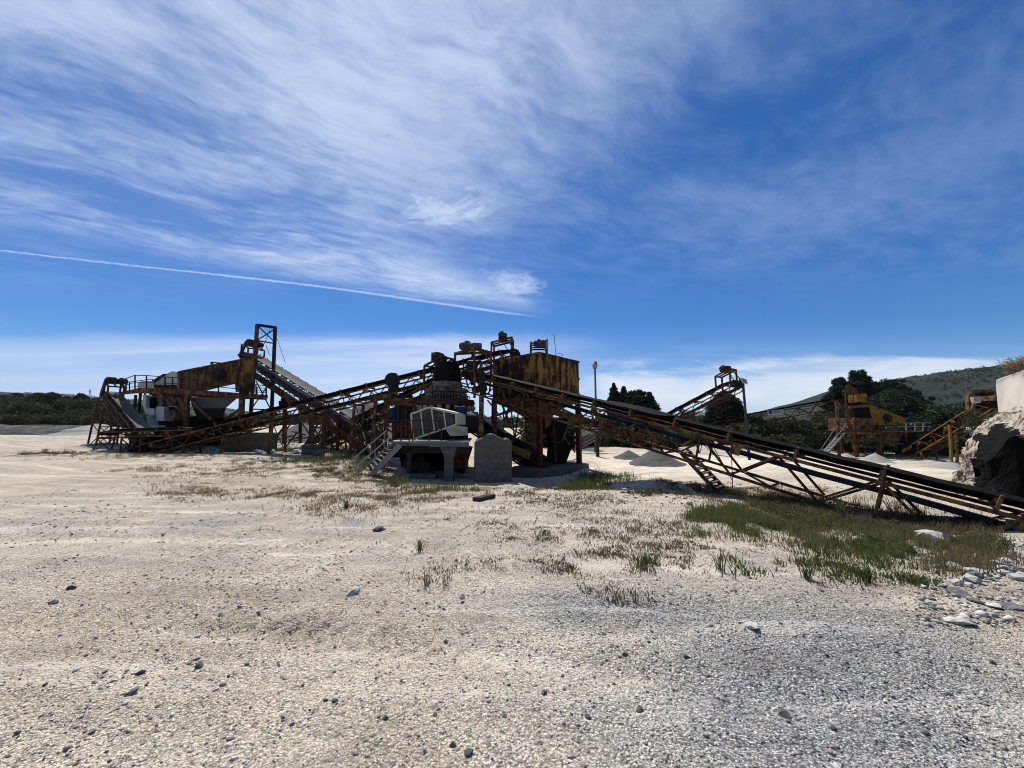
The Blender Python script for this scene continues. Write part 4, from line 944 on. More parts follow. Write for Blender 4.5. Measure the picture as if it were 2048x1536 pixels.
# H: yellow lattice one beside the rock
cH = Conv('yellow lattice conveyor rising to the right towards the rock face', at(1812, 893, 30), at(1966, 795, 24.0), w=.85, h=.72, panel=.62, mat='rust_light', mat2='ochre', belt='black', idler=1.2, chord=.065, lat=.05, lift=.12, legs=[(1.0, 0, 0, .09, False)], drive=False)
for px_, D_ in ((1899, 26.3), (1911, 27.6)): MB().bar(on_(px_, D_), at(px_, 851, D_), .13, .12, (0, 1, 0)).build('leg', M['ochre'], cH.root)
mb = MB()
for a_, b_ in (((1899, 902), (1911, 868)), ((1911, 900), (1899, 866)), ((1899, 885), (1911, 884))): mb.bar(at(*a_, 26.4), at(*b_, 27.4), .06, .05, (0, 1, 0))
mb.build('leg_brace', M['rust_light'], cH.root)
# I: behind the crusher, with its motor over the crusher mouth
cI = Conv('conveyor climbing behind the long low one to the motor above the crusher mouth', at(606, 885, 27), at(886, 744, 20.4), w=.85, h=.6, panel=.75, mat='ochre_worn', belt='black', idler=1.3, legs=[(3.4, .1, 0, .11), (6.6, .1, 0, .11)], drive=dict(back=1.5, hgt=.9, mlen=.6, mr=.2, side=1), pulley=.28)
# J: short level one under the left screen
cJ = Conv('short level conveyor under the white chutes of the left screening plant', at(382, 853, 22.9), at(206, 858, 23.0), w=.85, h=.28, panel=.7, mat='rust', belt='belt', idler=1.2, lift=.16, legs=[(5.7, 0, .2, .08), (4.2, 0, 0, .08), (3.0, 0, 0, .08)], drive=False, pulley=.13)

mb = MB(); mb.prism([cE.P(.2, -.5, .05), cE.P(cE.L - .2, -.5, .05), cE.P(cE.L - .2, -.5, -.75), cE.P(.2, -.5, -.75)], cE.s * .95); mb.build('skirt_plate', M['black'], cE.root)
mb = MB(); mb.prism([at(1000, 884, 17.8), at(1061, 903, 17.5), at(1057, 918, 17.5), at(1004, 898, 17.8)], (.05, .12, 0)); mb.build('side_plate', M['ochre'], cE.root)
def pbar(mb, pts, D, w, h=None, D2=None):
    """bars through pixel points on the plane at depth D"""
    for i in range(len(pts) - 1): mb.bar(at(pts[i][0], pts[i][1], pts[i][2] if len(pts[i]) > 2 else D), at(pts[i + 1][0], pts[i + 1][1], pts[i + 1][2] if len(pts[i + 1]) > 2 else D), w, h, (0, 1, 0))
    return mb
def pp(mb, pts, D, thick):
    return mb.prism([at(p[0], p[1], p[2] if len(p) > 2 else D) for p in pts], (0, thick, 0))
def gxy(px, D): return at(px, 900, D)

# housing and platform over the head of A -------------------------------------
hp = cA.root
mb = MB()
F0 = {}
for nm, px, D in (('a', 910, 18.9), ('b', 949, 18.0), ('c', 982, 19.0), ('d', 945, 20.2)):
    top = at(px, {'a': 708, 'b': 697, 'c': 706, 'd': 706}[nm], D); F0[nm] = top
    bot = at(px, {'a': 778, 'b': 796, 'c': 760, 'd': 770}[nm], D); mb.bar(bot, top, .11, .11, (0, 1, 0))
for a_, b_ in (('a', 'b'), ('b', 'c'), ('c', 'd'), ('d', 'a')): mb.bar(F0[a_] , F0[b_], .12, .14)
mb.bar(at(918, 737, 18.6), at(960, 746, 18.05), .07, .07); mb.bar(at(926, 740, 18.5), at(938, 778, 18.3), .05, .05); mb.bar(at(926, 740, 18.5), at(920, 765, 18.7), .05, .05)
mb.bar(at(912, 757, 18.8), at(925, 772, 18.5), .07); mb.bar(at(925, 772, 18.5), at(944, 776, 18.1), .07)
mb.build('head_frame', M['ochre_worn'], hp)
mb = MB(); pp(mb, [(910, 735, 18.88), (923, 738, 18.4), (919, 754, 18.5), (910, 749, 18.88)], 0, .03); mb.build('side_plate', M['ochre'], hp)
mb = MB(); cc = (F0['a'] + F0['b'] + F0['c'] + F0['d']) / 4; mdr = (F0['b'] - F0['a']).normalized()
motor_mb(mb, at(921, 692, 18.7), (at(948, 693, 18.4) - at(921, 692, 18.7)), .21, .78); mb.build('motor', M['motor'], hp)
mb = MB(); mb.box(at(953, 693, 18.5), (.45, .4, .32), rz=.3); mb.lathe(at(944, 692, 18.5), (1, .2, 0), [(0, .13), (.5, .13)], 12); mb.build('gearbox', M['motor'], hp, bevel=.04)
mb = MB()
for (x0, y0, D0), (x1, y1, D1) in (((964, 745, 18.4), (966, 790, 18.4)), ((946, 780, 18.3), (972, 776, 18.6))): mb.bar(at(x0, y0, D0), at(x1, y1, D1), .3, .3, (0, 1, 0))
mb.loft([at(934, 722, 18.7), at(952, 722, 18.5), at(960, 720, 19.2), at(940, 720, 19.6)], [at(928, 752, 18.7), at(944, 754, 18.5), at(950, 752, 19.2), at(932, 752, 19.6)])
mb.build('discharge_chute', M['dark'], hp)
mb = MB(); r5 = random.Random(15)
for i in range(26):
    x_, y_, d_ = r5.uniform(916, 985), r5.uniform(722, 775), r5.uniform(18.6, 20.2); a_ = r5.choice((.3, -.3, 1.2, -1.2, 1.5, .28)); l_ = r5.uniform(8, 18)
    mb.bar(at(x_ - math.cos(a_) * l_, y_ - math.sin(a_) * l_, d_), at(x_ + math.cos(a_) * l_, y_ + math.sin(a_) * l_, d_ + r5.uniform(-.5, .5)), .06, .05, (0, 1, 0))
mb.build('support_lattice', M['rust'], hp)
mb = MB(); mb.bar(at(962, 880, 15.55), at(963, 792, 15.9), .2, .14, (0, 1, 0)); mb.build('leg', M['ochre_worn'], hp)
mb = MB(); mb.bar(at(990, 873, 17.4), at(990, 795, 17.6), .16, .12, (0, 1, 0)); mb.build('leg', M['rust_red'], hp)
mb = MB()
for p, q_ in (((1004, 862, 17.2), (1022, 800, 17.6)), ((1000, 800, 17.6), (1022, 852, 17.2)), ((1008, 800, 17.6), (1006, 862, 17.2)), ((975, 800, 16.6), (1003, 836, 16.6))): mb.bar(at(*p), at(*q_), .07, .07)
mb.build('leg_brace', M['rust'], hp)
# the slack stretch of belt that has slipped off its idlers
def l_at(px):
    lo_, hi_ = 0.0, cA.L
    for _ in range(40):
        m_ = (lo_ + hi_) / 2; p = cA.P(m_, -.475, 0); x_ = CX + F_PX * p.x / p.y
        if x_ > px: lo_ = m_
        else: hi_ = m_
    return lo_
l_a, l_b = l_at(1322), l_at(1196)
mb = MB(); prof = []
for i in range(17):
    t_ = i / 16; l_ = l_a + (l_b - l_a) * t_; b_ = math.sin(math.pi * t_) ** .8
    prof.append([cA.P(l_, -.49, .015 - .05 * b_), cA.P(l_, -.1, .01 + .04 * b_), cA.P(l_, .49, .03 + .05 * b_ * (1.2 - .5 * t_))])
for a_, b_ in zip(prof[:-1], prof[1:]):
    for q_ in (0, 1): mb.loft([a_[q_], b_[q_], b_[q_ + 1], a_[q_ + 1]], [p + Vector((0, 0, -.02)) for p in (a_[q_], b_[q_], b_[q_ + 1], a_[q_ + 1])])
mb.build('slack_belt', M['black'], hp)

# stair of flat treads that leans on A ----------------------------------------
def stair(name, label, lo1, lo2, hi1, hi2, n, mats, cat='stair', sw=.05, sh=.2, td=.22, rail=None, group=None):
    """two stringers lo1->hi1 (near) and lo2->hi2 (far), n treads"""
    lo1, lo2, hi1, hi2 = map(Vector, (lo1, lo2, hi1, hi2)); t = empty(name, (lo1 + lo2) / 2, label, cat, group)
    for a, b in ((lo1, hi1), (lo2, hi2)): MB().bar(a, b, sw, sh).build('stringer', M[mats[0]], t)
    run = Vector(((hi1 - lo1).x, (hi1 - lo1).y, 0)); run = run.normalized() if run.length > .01 else Vector((0, 1, 0)); first = None
    for i in range(n):
        f = (i + .5) / n; a, b = lo1.lerp(hi1, f), lo2.lerp(hi2, f)
        MB().bar(a, b, td, .035).build('tread', M[mats[1]], t)
    if rail:
        for (a, b, posts) in rail:
            mb = MB(); mb.tube(a, b, .024, 8); mb.build('handrail', M[mats[2]], t)
            for p, q_ in posts: MB().tube(p, q_, .02, 7).build('rail_post', M[mats[2]], t)
    return t
def on(px, D, lift=0.0):
    p = at(px, 900, D); p.z = gz(p.x, p.y) + lift; return p
stair('metal_stair', 'narrow dark metal stair hanging from the foreground conveyor down into the grass', at(1442, 992, 11.0), at(1458, 986, 11.5), at(1358, 902, 13.1), at(1374, 899, 13.6), 10, ('dark', 'rust_light'), sw=.04, sh=.13, td=.2)
mb = MB(); mb.tube(at(1463, 905, 11.2), at(1466, 990, 11.0), .012, 5); mb.tube(at(1425, 890, 11.5), at(1464, 960, 11.1), .012, 5)
o = mb.build('hanging_rod', M['wire'], origin=at(1465, 985, 11.1)); tag(o, 'thin steel rod hanging from the foreground conveyor beside the narrow stair', 'rod')

# ------------------------------------------------------------------ storage bin
nb = at(1078, 704, 18.0); zt = nb.z; lb = at(986, 721, 20.5); lb.z = zt; rb = at(1157, 722, 20.6); rb.z = zt
fb = lb + rb - nb
corners = [nb, rb, fb, lb]; zm = at(1157, 800, 20.6).z
root = empty('storage_bin', (nb + fb) / 2 * 1.0 - Vector((0, 0, zt + .2)), 'big square rust streaked yellow storage bin on legs with a motor on its roof', 'bin')
ctr = (nb + fb) / 2
def lev(z, f=1.0): return [Vector((ctr.x + (c.x - ctr.x) * f, ctr.y + (c.y - ctr.y) * f, z)) for c in corners]
mb = MB(); mb.loft(lev(zm), lev(zt)); mb.build('shell', M['bin'], root)
mb = MB()
for c in range(4):
    a, b = corners[c], corners[(c + 1) % 4]; d_ = (b - a).normalized(); nrm = Vector((d_.y, -d_.x, 0))
    if nrm.dot(a - ctr) < 0: nrm = -nrm
    for i in range(1, 4):
        p = a.lerp(b, i / 4) + nrm * .02; mb.bar(Vector((p.x, p.y, zm)), Vector((p.x, p.y, zt - .02)), .06, .045, nrm)
    for z_ in (zt - .04, (zt + zm) / 2 + .1, zm + .05): mb.bar(Vector((a.x, a.y, z_)) + nrm * .035, Vector((b.x, b.y, z_)) + nrm * .035, .06, .09)
mb.build('stiffener', M['bin'], root)
mb = MB(); mb.loft(lev(zm - .95, .30), lev(zm - .003, .985)); mb.build('hopper', M['bin'], root)
mb = MB(); mb.loft(lev(zm - 1.3, .24), lev(zm - .953, .29)); mb.build('outlet', M['ochre_worn'], root)
slab_z = at(1157, 926, 20.6).z
for c in corners:
    p = Vector((c.x, c.y, 0)); p = ctr.lerp(p, .965)
    MB().bar((p.x, p.y, slab_z), (p.x, p.y, zm), .24, .2, (1, 1, 0)).build('leg', M['rust_red'], root)
for i in range(4):
    a, b = ctr.lerp(corners[i], .95), ctr.lerp(corners[(i + 1) % 4], .95); mb = MB()
    mb.bar((a.x, a.y, zm - .9), (b.x, b.y, zm - .12), .09, .09); mb.bar((b.x, b.y, zm - .9), (a.x, a.y, zm - .12), .085, .085); mb.build('leg_brace', M['rust'], root)
mb = MB(); b0 = at(1062, 702, 19.0); b1 = at(1094, 702, 19.0)
for z_ in (.18, .42):
    mb.bar(b0 + Z * z_, b1 + Z * z_, .07, .07); mb.bar(b0 + Z * z_ + Vector((0, .5, 0)), b1 + Z * z_ + Vector((0, .5, 0)), .07, .07)
for p in (b0, b1, b0 + Vector((0, .5, 0)), b1 + Vector((0, .5, 0))): mb.bar(p - Z * .2, p + Z * .5, .08, .08, (0, 1, 0))
mb.build('motor_frame', M['rust'], root)
mb = MB(); motor_mb(mb, at(1067, 687, 19.2), (1, .05, 0), .17, .55); mb.box(at(1086, 688, 19.2), (.36, .34, .34)); mb.build('motor', M['motor'], root)
mb = MB(); pp(mb, [(1092, 678), (1096.5, 678), (1096.5, 698), (1092, 699)], 18.85, .6); mb.build('belt_guard', M['galv'], root)
mb = MB(); mb.tube(at(1112, 712, 19.1), at(1108, 669, 19.1), .014, 5); mb.tube(at(1108, 669, 19.1), at(1104, 670, 19.1), .014, 5)
cen = at(1119, 709, 19.2); mb.pipe([cen + Vector((.2 * math.cos(i * .6), .1, .07 * math.sin(i * .6))) for i in range(11)], .012, 5); mb.build('rod', M['wire'], root)
# faint lettering in rust along the top edge of the right face: illegible, kept as stains in the plate material

mb = MB(); mb.loft([at(1078, 838, 20.0), at(1140, 836, 20.4), at(1146, 836, 21.8), at(1090, 838, 21.8)], [at(1084, 880, 20.0), at(1122, 884, 20.4), at(1126, 884, 21.8), at(1092, 880, 21.8)]); mb.loft([at(1096, 884, 19.9), at(1146, 890, 20.0), at(1146, 890, 21.4), at(1096, 884, 21.4)], [at(1092, 926, 19.9), at(1132, 926, 20.0), at(1132, 926, 21.4), at(1092, 926, 21.4)]); mb.build('feeder', M['black'], root)
mb = MB(); pp(mb, [(1091, 828), (1106, 826), (1101, 848), (1091, 858)], 19.2, .1); pp(mb, [(1087, 868), (1092, 868), (1092, 876), (1087, 876)], 19.2, .1); mb.build('feeder_gate', M['ochre'], root)
mb = MB()
for (xa, ya, xb, yb, D_) in ((1100, 868, 1112, 868, 19.6), (1108, 852, 1112, 922, 19.6), (1124, 846, 1118, 905, 22), (1140, 840, 1100, 900, 22.5), (1096, 850, 1130, 912, 22.6), (1020, 800, 1032, 900, 22.4), (1040, 800, 1026, 905, 22.6), (1050, 830, 1056, 916, 22.5), (1012, 850, 1060, 880, 22.5), (1060, 850, 1014, 886, 22.6), (1120, 860, 1150, 905, 23)): mb.bar(at(xa, ya, D_), at(xb, yb, D_), .09, .08, (0, 1, 0))
mb.build('support_lattice', M['rust'], root)
o = MB(); sl_a, sl_b = at(1172, 927, 20.4), at(1018, 938, 17.2)
slp = [Vector((p.x, p.y, slab_z)) for p in (at(1012, 930, 18.0), at(1082, 930, 16.9), at(1178, 926, 20.3), at(1110, 920, 24.5))]
o.prism([p - Z * 1.0 for p in slp], Z * 1.0)
tag(o.build('foundation_slab', M['concrete'], bevel=.03, origin=ctr - Vector((0, 0, zt + .3))), 'low concrete foundation slab under the storage bin', 'slab')

# ------------------------------------------------------------------ concrete block under the support of A
import bmesh
def rough_block(name, c, size, rz, label, mat, chips=.03, top=None, cat='block', nsub=14):
    bm = bmesh.new(); bmesh.ops.create_cube(bm, size=1.0); bmesh.ops.subdivide_edges(bm, edges=bm.edges, cuts=nsub, use_grid_fill=True)
    for v_ in bm.verts:
        p = v_.co; e = sum(1 for k_ in p if abs(k_) > .499)
        q_ = Vector((p.x * size[0], p.y * size[1], p.z * size[2]))
        n_ = mnoise.fractal(q_ * 2.5 + Vector(c), .7, 2.0, 4)
        if e >= 2: q_ *= 1 - (.025 + .05 * max(0, n_))
        q_ += Vector((p.x, p.y, p.z)).normalized() * n_ * chips * .5
        if top and p.z > 0: q_.z += top(p.x) * (p.z / .5)
        v_.co = q_
    me = bpy.data.meshes.new(name); bm.to_mesh(me); bm.free(); me.shade_flat()
    o = link(name, me, M[mat]); o.location = c; o.rotation_euler = (0, 0, rz); return tag(o, label, cat)
bc = at(985, 922, 15.7); 
rough_block('concrete_block', bc, (1.5, 1.3, 1.85), .12, 'tall board marked concrete block under a yellow post beside the crusher', 'concrete', .035, lambda x: .24 - .72 * abs(x + .06) + (.10 if x > .36 else 0))

# ------------------------------------------------------------------ cone crusher
cc = at(893, 800, 18.6); gzc = gz(cc.x, cc.y)
root = empty('cone_crusher', (cc.x, cc.y, gzc), 'big round stone crusher with a maroon band behind the cream drive guard', 'crusher')
def zpy(py, D=18.6): return at(893, py, D).z
k_ = 18.6 / F_PX
def lat(mbx, prof, n=40): return mbx.lathe((cc.x, cc.y, 0), (0, 0, 1), [(zpy(y_), r_ * k_) for y_, r_ in prof], n)
mb = MB(); lat(mb, [(766, 26), (748, 27), (733, 24), (727, 23), (727, 20), (766, 20)]); mb.build('feed_hopper', M['black'], root)
mb = MB(); lat(mb, [(776, 31), (766, 31), (765, 29)]); mb.build('collar', M['crusher_grey'], root)
mb = MB(); lat(mb, [(779, 34), (777, 34), (776.5, 30)]); lat(mb, [(786, 39), (783, 40), (781, 38), (780, 33)]); mb.build('bowl_flange', M['crusher_grey'], root)
mb = MB(); lat(mb, [(800, 41), (787, 38), (786, 36)]); mb.build('bowl', M['dark'], root)
mb = MB()
for i in range(44):
    a_ = 2 * math.pi * i / 44; r0, r1 = 41 * k_, 38.5 * k_
    mb.bar((cc.x + math.cos(a_) * r0 * 1.03, cc.y + math.sin(a_) * r0 * 1.03, zpy(799)), (cc.x + math.cos(a_) * r1 * 1.03, cc.y + math.sin(a_) * r1 * 1.03, zpy(788)), .03, .07, (math.cos(a_), math.sin(a_), 0))
mb.build('bowl_fins', M['galv'], root)
mb = MB(); lat(mb, [(812, 56), (801, 56), (800.4, 50), (800.2, 40)]); lat(mb, [(807.5, 57.5), (805.5, 57.5)]); mb.build('adjustment_ring', M['crusher_red'], root)
mb = MB()
for i in range(22):
    a_ = 2 * math.pi * (i + .3) / 22; p = Vector((cc.x + math.cos(a_) * 54 * k_, cc.y + math.sin(a_) * 54 * k_, 0))
    mb.lathe((p.x, p.y, zpy(820)), (0, 0, 1), [(0, .10), (zpy(813) - zpy(820), .10)], 10)
    mb.tube((p.x, p.y, zpy(842)), (p.x, p.y, zpy(820)), .05, 8)
mb.build('spring_cans', M['galv'], root)
mb = MB(); lat(mb, [(884, 44), (846, 45), (843, 56), (838, 56), (837, 46), (813, 46)]); mb.build('main_frame', M['dark'], root)
mb = MB(); mb.lathe(at(893, 862, 18.0), (0, -1, .02), [(-.4, .34), (1.1, .34), (1.12, .42), (1.2, .42)], 20); mb.build('drive_shaft_housing', M['dark'], root)
mb = MB(); mb.loft([at(796, 893, 17.6), at(946, 893, 17.6), at(946, 893, 20.5), at(800, 893, 20.5)], [at(806, 955, 17.7), at(926, 955, 17.7), at(926, 940, 20.3), at(812, 940, 20.3)]); mb.build('discharge_box', M['black'], root)
mb = MB(); mb.box(at(922, 821, 16.6), (.46, .55, .34)); mb.lathe(at(914, 822, 16.8), (1, 0, 0), [(0, .2), (.42, .2)], 14); mb.build('tank', M['blue'], root, bevel=.03)
mb = MB(); mb.lathe(at(942, 845, 17.2), (1, .1, 0), [(-.3, .5), (.3, .5), (.34, .42)], 20); mb.build('motor', M['dark'], root)
mb = MB()
for a0_, z0_, z1_, r_ in ((2.6, 858, 775, 47), (3.4, 850, 790, 52), (4.2, 862, 770, 44), (4.9, 855, 780, 50), (5.5, 860, 785, 47)):
    p0_ = Vector((cc.x + math.cos(a0_) * r_ * k_, cc.y + math.sin(a0_) * r_ * k_, 0)); mb.pipe([p0_ + Z * zpy(z0_), p0_ + Z * zpy((z0_ + z1_) / 2) + Vector((.08, -.1, 0)), p0_ + Z * zpy(z1_)], .035, 6)
for zz1, rr1 in ((795, 46), (826, 58), (834, 54)):
    mb.pipe([Vector((cc.x + math.cos(t_ * .2) * rr1 * k_, cc.y + math.sin(t_ * .2) * rr1 * k_, zpy(zz1) + .04 * math.sin(t_ * 1.7))) for t_ in range(14, 33)], .028, 5)
mb.build('hydraulic_hose', M['dark'], root)
mb = MB()
for i in range(16):
    a_ = 2 * math.pi * i / 16; p = Vector((cc.x + math.cos(a_) * 39.5 * k_, cc.y + math.sin(a_) * 39.5 * k_, 0)); mb.box((p.x, p.y, zpy(782)), (.16, .16, .14), rz=a_); mb.tube((p.x, p.y, zpy(782)), (p.x, p.y, zpy(777)), .03, 6)
mb.build('bolt_ring', M['crusher_grey'], root)
# blue drum left of the guard
mb = MB(); mb.lathe(at(786, 846, 17.8), (0, 0, 1), [(0, .17), (.02, .18), (.30, .18), (.32, .19), (.34, .18), (.70, .18), (.72, .16)], 22)
o = mb.build('blue_barrel', M['blue'], origin=at(787, 850, 17.8)); tag(o, 'dark blue barrel standing left of the cream drive guard', 'barrel')
mb = MB(); mb.box(at(788, 852.5, 17.8), (1.6, 1.0, .06)); 
for dx_, dy_ in ((-.7, -.4), (.7, -.4), (-.7, .4), (.7, .4)):
    p = at(788, 853, 17.8) + Vector((dx_, dy_, 0)); mb.bar((p.x, p.y, gz(p.x, p.y) - .05), p, .08, .08, (0, 1, 0))
mb.bar(at(770, 800, 17.9), at(830, 800, 17.9), .12, .5, (0, 1, 0)); mb.bar(at(776, 853, 17.9), at(776, 798, 17.9), .1, .1, (0, 1, 0)); mb.bar(at(828, 853, 17.9), at(828, 798, 17.9), .1, .1, (0, 1, 0))
o = mb.build('steel_stand', M['rust'], origin=at(788, 900, 17.8)); tag(o, 'rusty steel stand carrying the dark blue barrel', 'stand')

hs_ = empty('machine_housing', on(822, 19.6), 'dark rusty machine housing standing between the blue barrel and the crusher', 'machine')
mb = MB(); mb.loft([at(788, 884, 19.4), at(858, 884, 19.4), at(858, 884, 21), at(788, 884, 21)], [at(790, 812, 19.5), at(856, 812, 19.5), at(856, 812, 21), at(790, 812, 21)]); mb.build('body', M['dark'], hs_)
mb = MB(); mb.loft([at(780, 811.5, 19.3), at(862, 811.5, 19.3), at(862, 811.5, 21), at(780, 811.5, 21)], [at(784, 797, 19.3), at(858, 799, 19.3), at(858, 799, 21), at(784, 797, 21)]); mb.build('cover', M['rust'], hs_)
mb = MB()
for x_ in (796, 812, 830, 848): mb.bar(at(x_, 884, 19.36), at(x_, 813, 19.42), .09, .06, (0, 1, 0))
mb.bar(at(788, 848, 19.36), at(858, 846, 19.36), .08, .12, (0, 1, 0)); mb.build('rib', M['rust'], hs_)
# cream drive guard ------------------------------------------------------------
D = 15.5
out = [(822, 828), (857, 815), (912, 827), (913, 849), (827, 878)]
gr = empty('drive_guard', at(870, 882, D), 'cream angular drive belt guard with wire mesh windows on the crusher platform', 'guard')
Pf = [at(x_, y_, D + (x_ - 822) * .004) for x_, y_ in out]; dep = Vector((.32, .62, .0))
mb = MB()
for i in range(5): mb.bar(Pf[i], Pf[(i + 1) % 5], .075, .06, (0, 1, 0))
for xt, yt, xb, yb in ((841, 821, 847, 871.5), (863, 816.5, 869, 864), (887, 822, 892, 856.5)): mb.bar(at(xt, yt, D + .12), at(xb, yb, D + .12), .05, .04, (0, 1, 0))
mb.build('frame', M['cream'], gr)
def inset(f=.96):
    c = sum(Pf, Vector()) / 5; return [c.lerp(p, f) + Vector((0, .07, 0)) for p in Pf]
mb = MB(); mb.add(inset(), [(0, 1, 2, 3, 4)]); mb.build('mesh_panel', M['mesh'], gr)
mb = MB()
for a_, b_ in ((1, 2), (2, 3), (0, 1)):
    mb.loft([Pf[a_] + Z * .02, Pf[b_] + Z * .02, Pf[b_] + dep + Z * .02, Pf[a_] + dep + Z * .02], [Pf[a_] - Z * .004, Pf[b_] - Z * .004, Pf[b_] + dep - Z * .004, Pf[a_] + dep - Z * .004]) if a_ != 2 else mb.loft([Pf[2], Pf[3], Pf[3] + dep, Pf[2] + dep], [p - Vector((.02, 0, 0)) for p in (Pf[2], Pf[3], Pf[3] + dep, Pf[2] + dep)])
mb.build('cover_plate', M['cream'], gr)
mb = MB(); q_ = [Pf[3] - Vector((.45, -.1, .02)), Pf[3] - Vector((-.02, 0, .02)), Pf[3] + dep - Z * .02]; mb.prism([at(890, 857, 15.85), at(914, 851, 15.85), at(933, 854, 16.3), at(934, 871, 16.3), at(900, 872, 15.9)], (.02, .25, 0)); mb.build('lower_box', M['cream'], gr)
mb = MB(); mb.lathe(at(843, 850, D + .42), (0, -1, 0), [(0, .42), (.02, .44), (.1, .44), (.11, .40), (.12, .1), (.16, .1)], 30); mb.build('pulley', M['crusher_grey'], gr)
mb = MB(); mb.lathe(at(901, 842, D + .42), (0, -1, 0), [(0, .16), (.1, .16)], 22); mb.build('pulley', M['motor'], gr)

# ------------------------------------------------------------------ crusher platform, columns, rails
pr_ = empty('crusher_platform', at(870, 968, 15.6), 'steel platform on concrete columns carrying the crusher and its cream guard', 'platform')
zd = at(850, 882.5, 15.0).z
def Pd(px, D, z=None): p = at(px, 882, D); p.z = zd if z is None else z; return p
mb = MB(); mb.prism([Pd(783, 15.0) - Z * .05, Pd(938, 15.0) - Z * .05, Pd(944, 20.0) - Z * .05, Pd(800, 20.0) - Z * .05], Z * .05); mb.build('deck', M['galv'], pr_)
mb = MB(); mb.bar(Pd(783, 15.02, zd - .12), Pd(858, 15.02, zd - .12), .05, .13); mb.bar(Pd(858, 15.04, zd - .14), Pd(938, 15.04, zd - .14), .06, .17); mb.build('edge_beam', M['greyplate'], pr_)
mb = MB()
for px, D in ((812, 16), (845, 16), (880, 16), (915, 16), (930, 16)): mb.bar(Pd(px, 15.1, zd - .33), Pd(px, 20, zd - .33), .14, .28)
mb.bar(Pd(800, 15.25, zd - .34), Pd(942, 15.25, zd - .34), .12, .3); mb.build('floor_beam', M['dark'], pr_)
def column(px, wpx, D, ytop, ybot, capw, ycap):
    mb = MB(); h = wpx / 2 / F_PX * D; hc = capw / 2 / F_PX * D; b = at(px, ybot, D); b.z -= .2; t1 = at(px, ycap, D); t2 = at(px, ytop, D)
    sq = lambda p, r: [p + Vector((-r, -r, 0)), p + Vector((r, -r, 0)), p + Vector((r, r, 0)), p + Vector((-r, r, 0))]
    mb.loft(sq(b, h), sq(Vector((b.x, b.y, t1.z)), h)); mb.loft(sq(Vector((b.x, b.y, t1.z + .002)), h * 1.12), sq(Vector((b.x, b.y, t1.z + .06)), h * 1.12)); mb.loft(sq(Vector((b.x, b.y, t1.z + .062)), h), sq(Vector((b.x, b.y, t2.z)), hc)); return mb.build('column', M['concrete'], pr_, bevel=.015)
column(898, 18, 15.3, 893, 972, 33, 917); column(818, 9, 16.4, 898, 960, 24, 914); column(905, 17, 18.6, 893, 950, 28, 912); column(836, 15, 19.0, 893, 945, 28, 912)
mb = MB(); 
def railrun(pts, D, py_top, py_bot, mat, root_, n_mid=1, r=.022):
    for i, px in enumerate(pts):
        MB().bar(Pd(px, D, zd), at(px, py_top, D), .045, .045, (0, 1, 0)).build('rail_post', M[mat], root_)
    mb = MB(); mb.bar(at(pts[0], py_top, D), at(pts[-1], py_top, D), .045, .05, (0, 1, 0))
    for m_ in range(n_mid):
        y_ = py_top + (py_bot - py_top) * (m_ + 1) / (n_mid + 1); mb.bar(at(pts[0], y_, D), at(pts[-1], y_, D), .03, .035, (0, 1, 0))
    mb.build('handrail', M[mat], root_)
railrun([785, 802, 818.5, 825.5, 858, 883], 15.12, 840.5, 882, 'rust_red', pr_)
mb = MB(); mb.box(at(921, 917, 16.2), (.62, .6, .78)); mb.box(at(921, 899.5, 16.2), (.72, .68, .05)); mb.build('electric_cabinet', M['ochre_worn'], pr_, bevel=.015)
mb = MB(); p0 = at(855, 932, 16.2); motor_mb(mb, at(824, 934, 15.9), (1, .2, 0), .27, .8); mb.box(at(850, 935, 16.0), (.4, .5, .5))
o = mb.build('pump_motor', M['dark'], origin=at(838, 946, 15.9)); tag(o, 'dark motor standing in the shade on the low concrete plinth', 'motor')
rough_block('concrete_plinth', at(848, 962, 15.6), (1.05, .8, .62), .05, 'low concrete plinth in the weeds under the crusher platform', 'concrete', .03, None, 'plinth', 8)
MB_ = MB(); MB_.loft([at(800, 905, 17), at(880, 905, 17), at(880, 905, 19), at(800, 905, 19)], [at(835, 946, 17.4), at(862, 946, 17.4), at(862, 946, 18.4), at(835, 946, 18.4)]); MB_.build('discharge_hopper', M['black'], pr_)
# main stair ------------------------------------------------------------------
n0, n1 = at(741, 951, 14.3), at(800, 890, 14.6); f0, f1 = at(735, 937, 15.1), at(783, 889, 15.4)
def up(a, b, f, h=.92): p = a.lerp(b, f); return p, p + Z * h
rails = []
for a, b, lo, hi in ((n0, n1, (714, 932), (780, 875)), (f0, f1, (703, 921), (773, 861))):
    D0, D1 = a.y, b.y; rt, rb_ = at(lo[0], lo[1], D0), at(hi[0], hi[1], D1 - .1)
    posts = []
    for f in (.04, .5, .97):
        p = rt.lerp(rb_, .12 + f * .86); dl = p.copy(); ft = (p.x - a.x) / (b.x - a.x); base = a.lerp(b, ft); posts.append((Vector((p.x, p.y, max(base.z, gz(p.x, p.y)) - .04)), p))
    rails.append((rt, rb_, posts))
stair('metal_stair', 'weathered steel stair with pale handrails climbing to the crusher platform', n0, f0, n1, f1, 8, ('galv', 'rust', 'galv'), sw=.05, sh=.2, td=.24, rail=rails)
# white ladder near the bin
t = empty('ladder', at(1070, 862, 21.5), 'pale upright ladder seen between the legs of the storage bin', 'ladder')
for x_ in (1063.5, 1074): MB().bar(at(x_ - 1, 864, 21.5), at(x_ + 1, 815, 21.5), .06, .04, (0, 1, 0)).build('side_rail', M['galv'], t)
for i in range(11): MB().tube(at(1063, 861 - i * 4, 21.5), at(1074, 861 - i * 4, 21.5), .022, 6).build('rung', M['galv'], t)
